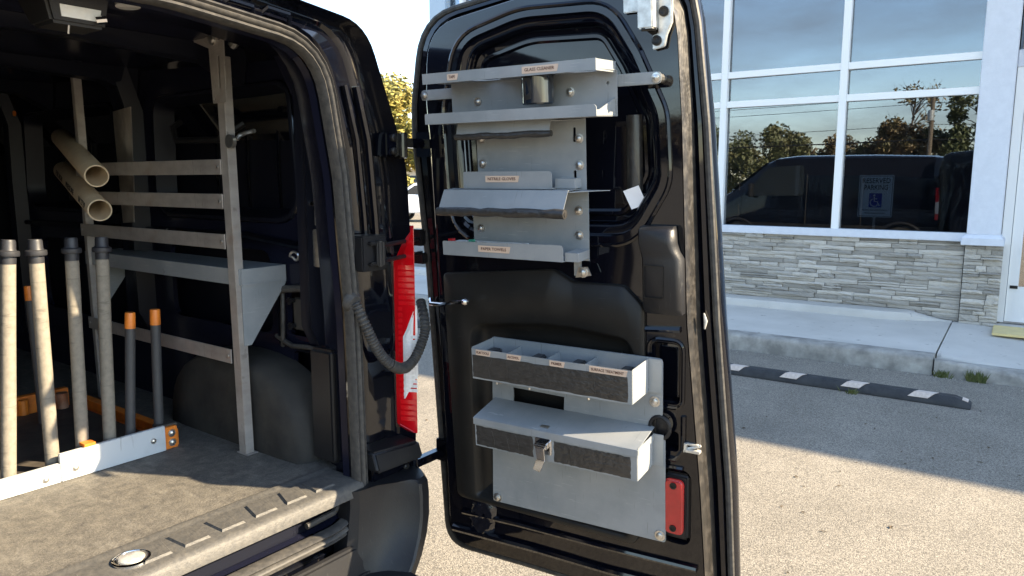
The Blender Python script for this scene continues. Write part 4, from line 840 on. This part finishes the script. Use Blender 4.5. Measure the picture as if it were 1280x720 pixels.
for zc, s in ((1.590, .003), (1.490, .0), (1.372, .0), (1.025, .0)):
    g = G(); g.hexa([(-.0872, .46, zc - .022), (-.0832, .46, zc - .022), (-.0832, 1.385, zc - .022), (-.0872, 1.385, zc - .022)], [(-.0872, .46, zc + .022), (-.0832, .46, zc + .022), (-.0832, 1.385, zc + .022), (-.0872, 1.385, zc + .022)]); rg = robj('rung', g, 'alu', rack, bevel=.001)
    for y in (.475, 1.37):
        gg = G(); gg.lathe([(.005, 0), (.005, .002), (.002, .003)], (-.0872, y, zc), (-1, 0, 0), 8); robj('rivet', gg, 'zinc', rg)
# slotted hanger plates up to the roof
g = G(); g.plate([(.405, 1.77), (.470, 1.77), (.478, 1.93), (.50, 1.965), (.405, 1.965)], -.092, -.088, yz, holes=[rrect(.428, .438, 1.81, 1.90, .004, 3), hl(.425, 1.945, .005), hl(.462, 1.78, .004)]); g.plate([(.488, 1.925), (.575, 1.955), (.585, 1.99), (.565, 2.0), (.49, 1.985)], -.086, -.083, yz, holes=[hl(.560, 1.98, .005)]); robj('hanger_plate', g, 'alu', rack, smooth=30)
bolt(rack, FV, (-.092, .455, 1.945), (-1, 0, 0), .011)
g = G(); g.tube([(-.06, .41, 1.93), (-.06, .39, 1.94)], .014, 8); robj('stud', g, 'zinc', rack)
g = G(); g.tube([(-.062, .41, 1.668), (-.05, .41, 1.68), (-.05, .385, 1.685), (-.05, .34, 1.69)], .006, 6); g.lathe([(.02, 0), (.02, .012)], (-.072, .415, 1.662), (-1, 0, 0), 14); robj('clamp', g, 'zinc', rack)
g = G(); g.box(-.09, -.06, 1.33, 1.35, 1.93, 1.99); g.box(-.10, -.05, 1.31, 1.37, 1.985, 1.992); g.tube([(-.075, 1.34, 1.96), (-.075, 1.28, 1.965)], .006, 6); robj('rear_hanger', g, 'zinc', rack)
# grey shelf with gussets
sh = thing('wall_shelf', 'grey steel shelf with triangular end gussets behind the aluminium rack', 'shelf', (.0, .9, 1.06), FV)
def sobj(n, g, **k): return robj(n, g, 'steel_paint', sh, **k)
g = G(); g.box(-.070, .088, .415, 1.40, 1.288, 1.291); g.box(-.073, -.070, .415, 1.40, 1.243, 1.291); g.box(-.07, .088, .412, .415, 1.246, 1.291); sobj('shelf_plate', g, bevel=.0006)
g = G(); g.box(-.068, .086, .4105, .412, 1.240, 1.2465); g.plate([(-.069, 1.06), (-.045, 1.06), (.086, 1.235), (.086, 1.243), (-.069, 1.243)], .4135, .4165, lambda a, b, t: (a, t, b)); sobj('gusset', g)
g = G(); g.plate([(-.069, 1.06), (-.045, 1.06), (.086, 1.235), (.086, 1.288), (-.069, 1.243)], 1.36, 1.363, lambda a, b, t: (a, t, b)); sobj('gusset', g)
# two beige pipes lying across the rack
def pipe(label, a, b, r, words=None):
    a, b = Vector(a), Vector(b); t = thing('plastic_pipe', label, 'pipe', tuple(a), FV, 'beige pipes lying across the rack'); L = (b - a).length; d = (b - a).normalized()
    g = G(); g.lathe([(r - .004, L), (r - .0005, L), (r, L - .001), (r, .001), (r - .0006, 0), (r - .0042, 0), (r - .0045, .001), (r - .0045, L)], a, d, 32, caps=False); p = robj('tube_wall', g, 'pvc', t)
    if words:
        vd = (Vector((-1.42, -1.40, 1.55)) - (a + b) / 2); side = d.cross(vd).normalized(); nrm = side.cross(d).normalized()
        nrm = (nrm * cos(R(38)) - side * sin(R(38))).normalized() if side.z > 0 else (nrm * cos(R(38)) + side * sin(R(38))).normalized()
        for s, f, w in words:
            q = a + d * L * f; yv = nrm.cross(-d).normalized(); m_ = basis(-d, yv, (0, 0, 0)); m_ = m_ if (m_.col[2].to_3d().dot(nrm) > 0) else basis(d, nrm.cross(d), (0, 0, 0)); m_.translation = q + nrm * (r + .0005)
            text('lettering', s, .026, 'inkblack', FV @ m_, p, w)
pipe('upper of the two beige plastic pipes lying across the rungs', (-.20, .976, 1.565), (-.0, 1.687, 1.719), .036)
pipe('lower of the two beige plastic pipes with printed lettering', (-.20, .973, 1.456), (-.0, 1.693, 1.590), .036, [('FOR NON', .80, .16), ('PRESSURE', .47, .17), ('IN 2729', .14, .12)])
# pole stand: orange base frame, white boards
stand = thing('pole_stand', 'orange steel base frame with white front boards holding upright poles on the van floor', 'stand', (-.5, .67, .722), FV)
def cobj(n, g, m, **k): return robj(n, g, m, k.pop('p', stand), **k)
g = G(); g.box(-1.05, -.185, .676, 1.33, .7225, .742); cobj('base_board', g, 'darkboard', bevel=.003)
def chan(p, q, h, name='rail'):
    p, q = Vector(p), Vector(q); d = (q - p).normalized(); s = Vector((-d.y, d.x, 0)); g = G(); pf = [(0, 0), (.028, 0), (.028, .004), (.004, .004), (.004, h - .004), (.028, h - .004), (.028, h), (0, h)]
    g.loft([[e + s * a + Vector((0, 0, b)) for a, b in pf] for e in (p, q)], True, True, True); return cobj(name, g, 'orange', bevel=.001)
chan((-1.05, 1.352, .7225), (-.19, 1.352, .7225), .078); chan((-.152, .672, .7225), (-.152, 1.34, .7225), .052)
for x in (-.62, -.345): g = G(); g.tube([(x, 1.335, .73), (x, 1.335, .795)], .016, 10); cobj('spacer_post', g, 'orange')
g = G(); g.tube([(-.235, 1.30, .745), (-.235, 1.30, .80)], .020, 12); cobj('clamp_drum', g, mat('worn_copper_paint', (.35, .12, .05), .35, metal=.4, col2=(.5, .3, .2), nscale=20))
g = G(); g.box(-.206, -.164, .655, .672, .706 + .0165, .792); ob = cobj('end_bracket', g, 'orange', bevel=.002)
g = G(); g.box(-.21, -.155, .672, .72, .785, .796); cobj('bracket_cap', g, 'darkboard', bevel=.002)
for z in (.742, .772): bolt(ob, FV, (-.183, .655, z), (0, -1, 0), .008)
g = G(); g.box(-.505, -.2065, .648, .662, .7235, .802); b1 = cobj('front_board', g, 'whiteboard', bevel=.0015)
g = G(); g.box(-1.10, -.507, .648, .662, .7235, .776); b2 = cobj('front_board', g, 'whiteboard', bevel=.0015)
for p, q in ((b1, (-.468, .752)), (b1, (-.245, .765)), (b2, (-.545, .742)), (b2, (-.80, .742))): bolt(p, FV, (q[0], .648, q[1]), (0, -1, 0), .006)
g = G(); g.box(-1.05, -.2065, .663, .675, .7225, .765); cobj('front_sill', g, 'darkboard', bevel=.002)
# poles: pale with black caps, dark with orange caps
def pole(kind, label, foot, top, r):
    a, b = Vector(foot), Vector(top); d = (b - a).normalized(); L = (b - a).length
    grp = 'pale upright poles with black caps' if kind == 'pale' else 'dark upright poles with orange caps'
    t = thing('upright_pole', label, 'pole', tuple(a), FV, grp); g = G()
    if kind == 'pale':
        g.lathe([(r, 0), (r * 1.01, L * .3), (r * .98, L * .6), (r, L - .05)], a, d, 20); cobj('shaft', g, 'pole', p=t)
        g = G(); e = a + d * (L - .052); g.lathe([(r * 1.02, 0), (r * 1.05, .012), (r * 1.04, .020), (r * 1.42, .021), (r * 1.48, .024), (r * 1.46, .033), (r * 1.36, .035), (r * 1.1, .036), (r * 1.0, .040), (r * .98, .058), (r * .88, .064), (.001, .065)], e, d, 24); cobj('end_cap', g, 'cap', p=t)
    else:
        g.lathe([(r, 0), (r, L - .045)], a, d, 18); cobj('shaft', g, 'darkpole', p=t)
        g = G(); e = a + d * (L - .046); g.lathe([(r * 1.04, 0), (r * 1.06, .003), (r * 1.03, .044), (r * .96, .048), (r * .4, .0485)], e, d, 20); cobj('end_cap', g, 'orange', p=t)
pole('pale', 'leftmost pale pole with black cap, cut by the left edge of the photo', (-.616, .70, .7425), (-.562, .70, 1.385), .0182)
pole('pale', 'pale pole with black cap second from the left, in front of a dark one', (-.506, .70, .7425), (-.498, .70, 1.382), .0182)
pole('pale', 'pale pole with black cap standing over the orange clip on the white board', (-.426, .70, .7425), (-.408, .70, 1.381), .0176)
pole('pale', 'pale pole with black cap nearest the ladder rack, mostly in shadow', (-.350, .70, .7425), (-.326, .70, 1.378), .0176)
pole('dark', 'short dark pole with orange cap standing behind the pale poles', (-.345, 1.18, .7425), (-.343, 1.20, 1.205), .0130)
pole('dark', 'left one of two dark orange-capped poles beside the rack', (-.286, .71, .7425), (-.256, .71, 1.156), .0145)
pole('dark', 'rightmost dark orange-capped pole beside the rack', (-.195, .71, .7425), (-.180, .71, 1.155), .0145)
g = G(); g.box(-.44, -.41, .648, .68, .803, .812); cobj('orange_clip', g, 'orange', p=stand)

# ================================================================ BACKGROUND
def leafcrown(g, centres, n, size, rr, flat=1.):
    for _ in range(n):
        c, rad = rr.choice(centres); v = Vector((rr.gauss(0, 1), rr.gauss(0, 1), rr.gauss(0, 1))).normalized() * rad * (rr.random() ** .45)
        p = Vector(c) + Vector((v.x, v.y, v.z * flat)); a = Vector((rr.gauss(0, 1), rr.gauss(0, 1), rr.gauss(0, .7))).normalized(); b = a.orthogonal().normalized(); s = size * rr.uniform(.6, 1.4)
        g.add([p - a * s, p + b * s * .45, p + a * s, p - b * s * .45], [(0, 1, 2, 3)])
def tree(label, x, y, h, w, leaf, seed, n=5000, size=.09, bare=False, name='broadleaf_tree', trunk=.16, low=.25):
    rr = random.Random(seed); t = thing(name, label, 'tree', (x, y, 0), group='trees around the parking lot')
    g = G(); g.tube([(x, y, 0), (x + rr.uniform(-.1, .1), y, h * .3), (x + rr.uniform(-.2, .2), y + rr.uniform(-.2, .2), h * .6), (x, y, h * .93)], [trunk, trunk * .75, trunk * .45, .02], 8); cs = []
    for k in range(26 if not bare else 34):
        f = rr.uniform(low, .95); a = rr.uniform(0, 2 * pi); reach = w * .5 * (1 - abs(f - .5) * .9) * rr.uniform(.6, 1.0); zb = h * max(.12, f - .15)
        e = (x + cos(a) * reach, y + sin(a) * reach, h * f + rr.uniform(-.2, .3)); g.tube([(x, y, zb), ((x + e[0]) / 2, (y + e[1]) / 2, (zb + e[2]) / 2 + .15), e], [trunk * .3, trunk * .18, .012], 5)
        cs.append((e, w * rr.uniform(.10, .17)))
        if bare:
            for q in range(3): g.tube([e, (e[0] + rr.uniform(-.6, .6), e[1] + rr.uniform(-.6, .6), e[2] + rr.uniform(.2, .9))], [.012, .006], 4)
    cs.append(((x, y, h * .9), w * .14)); cs.append(((x, y, h * .6), w * .2)); obj('trunk', g, 'bark', t)
    g = G(); leafcrown(g, cs, n, size, rr); obj('crown', g, leaf, t, smooth=0, weld=False)
tree('yellow autumn tree beyond the gap between van and open door', 21.9, 22.2, 5.6, 5.6, 'leaf_y', 11, n=24000, size=.13, low=.12)
tree('yellow-green autumn tree further back, left of the nearer yellow one', 28.6, 31.0, 6.4, 8.0, 'leaf_y', 12, n=22000, size=.16, low=.12)
# across the lot behind the camera: what the shop windows mirror
spots = [('broad olive tree across the lot, mirrored in the left window pane', -43, 19.0, 5.4, 6.5, 'leaf_g', 0), ('small russet tree across the lot beside the utility pole', -44, 9.6, 5.4, 5, 'leaf_r', 0),
         ('round dark tree across the lot, mirrored beside the pilaster', -42, 4.4, 7.4, 6.0, 'leaf_d', 0), ('tall thin bare tree across the lot behind the utility pole', -45, 9.2, 8.8, 4.6, 'leaf_r', 1),
         ('olive tree across the lot between pole and dark tree', -44, 6.9, 4.9, 4.5, 'leaf_g', 0), ('wide dark tree far left across the lot', -44, 25, 6.0, 9, 'leaf_d', 0),
         ('low russet tree across the lot, mirrored above the van hood', -46, 14.2, 4.6, 7.5, 'leaf_r', 0), ('tall dark tree across the lot behind the camera', -40, -1.5, 8.0, 7, 'leaf_d', 0),
         ('low olive tree across the lot, mirrored above the van roof', -47, 11.4, 4.4, 6.0, 'leaf_g', 0)]
for k, (lb, x, y, h, w, lf_, br) in enumerate(spots): tree(lb, x, y, h, w, lf_, 30 + k, n=900 if br else 9000, size=.16, bare=bool(br), low=.35 if br else .14)
up = thing('utility_pole', 'wooden utility pole with grey transformer across the lot, mirrored in the right window', 'utility pole', (-40, 7.4, 0))
PX, PY = -40., 7.4
g = G(); g.tube([(PX, PY, 0), (PX, PY - .03, 7.3)], [.17, .12], 10); obj('shaft', g, 'wood', up)
g = G(); g.lathe([(.001, 0), (.2, .02), (.2, .62), (.16, .7), (.001, .72)], (PX + .34, PY, 5.5), (0, 0, 1), 14); g.box(PX + .08, PX + .2, PY - .05, PY + .05, 5.7, 6.0); obj('transformer', g, 'steel_paint', up)
for k, (z0, z1, sag, lb) in enumerate(((7.2, 7.2, .3, 'upper overhead wire'), (6.7, 6.8, .35, 'second overhead wire'), (5.3, 5.3, .4, 'third overhead wire'), (4.3, 4.5, .35, 'lowest overhead cable'))):
    A = (PX - .1, -30., z0 - .2); Bq = (PX - .1, PY, z0); Cq = (PX - .1, 60., z1)
    pts = [tuple(p * (1 - f / 10) + q * f / 10 - (sag * 4 * (f / 10) * (1 - f / 10) if i_ == 2 else 0) for i_, (p, q) in enumerate(zip(A, Bq))) for f in range(11)] + [tuple(p * (1 - f / 10) + q * f / 10 - (sag * 4 * (f / 10) * (1 - f / 10) if i_ == 2 else 0) for i_, (p, q) in enumerate(zip(Bq, Cq))) for f in range(1, 11)]
    g = G(); g.tube(pts, .018 if k < 3 else .05, 5); o = obj('overhead_wire', g, 'trim', None, label=lb + ' strung past the utility pole, mirrored in the windows', cat='wire', group='overhead wires')
# white car parked beyond, in the gap
car = thing('parked_car', 'white hatchback parked far beyond the gap between van and door', 'car', (21.2, 18.5, 0))
FC = Matrix.Translation((21.9, 18.6, 0)) @ Matrix.Rotation(R(-58), 4, 'Z')
cprof = [(-2.1, .35), (-2.1, .75), (-1.95, .98), (-1.35, 1.04), (-.75, 1.46), (.6, 1.52), (1.5, 1.38), (1.95, 1.0), (2.05, .7), (2.05, .35)]
g = G(); rings = []
for y, k in ((-.86, .93), (-.78, 1.0), (0, 1.03), (.78, 1.0), (.86, .93)): rings.append([(x * (.985 if abs(y) > .8 else 1), y * (1 if z < 1.1 else .82), .35 + (z - .35) * k) for x, z in cprof])
g.loft(rings, True, True, True); obj('body', g, 'carwhite', car, FC, bevel=.04, smooth=50)
for s in (-1, 1):
    g = G(); g.plate(rpoly([(-1.15, 1.05, .04), (1.55, 1.05, .06), (1.35, 1.32, .06), (.55, 1.42, .08), (-.68, 1.38, .08)], 3), s * .70, s * .845, xz); obj('side_window', g, 'carglass', car, FC)
    for x in (-1.3, 1.3): wheel(car, 0, 0, .33, .2, FC @ Matrix.Translation((x, s * .84, 0)) @ Matrix.Rotation(R(90 * s - (90 if s > 0 else 90) + (90 if s > 0 else 0)) if False else R(-90 if s < 0 else 90), 4, 'Z'))
    g = G(); g.box(-2.06, -1.9, s * .62 - .15, s * .62 + .15, .72, .86); obj('headlight', g, 'clearlens', car, FC, bevel=.03)
g = G(); g.plate([(-1.36, 1.06), (-.76, 1.45), (-.80, 1.46), (-1.42, 1.07)], -.62, .62, xz); obj('windscreen', g, 'carglass', car, FC)
# pale wall and low building far behind the car
wl_ = thing('far_building', 'long low pale building with a white fascia far behind the parked car', 'building', (36, 33, 0))
FB = Matrix.Translation((33, 30, 0)) @ Matrix.Rotation(R(-47), 4, 'Z')
g = G(); g.box(-14, 14, 0, 6, 0, 2.2); obj('wall', g, 'beigewall', wl_, FB)
g = G(); g.box(-14.3, 14.3, -.5, 6.3, 2.2, 2.95); obj('fascia', g, 'white', wl_, FB)
for k in range(9):
    g = G(); g.box(-12 + k * 2.7, -10.4 + k * 2.7, -.03, .05, .75, 1.85); obj('window', g, 'carglass', wl_, FB)
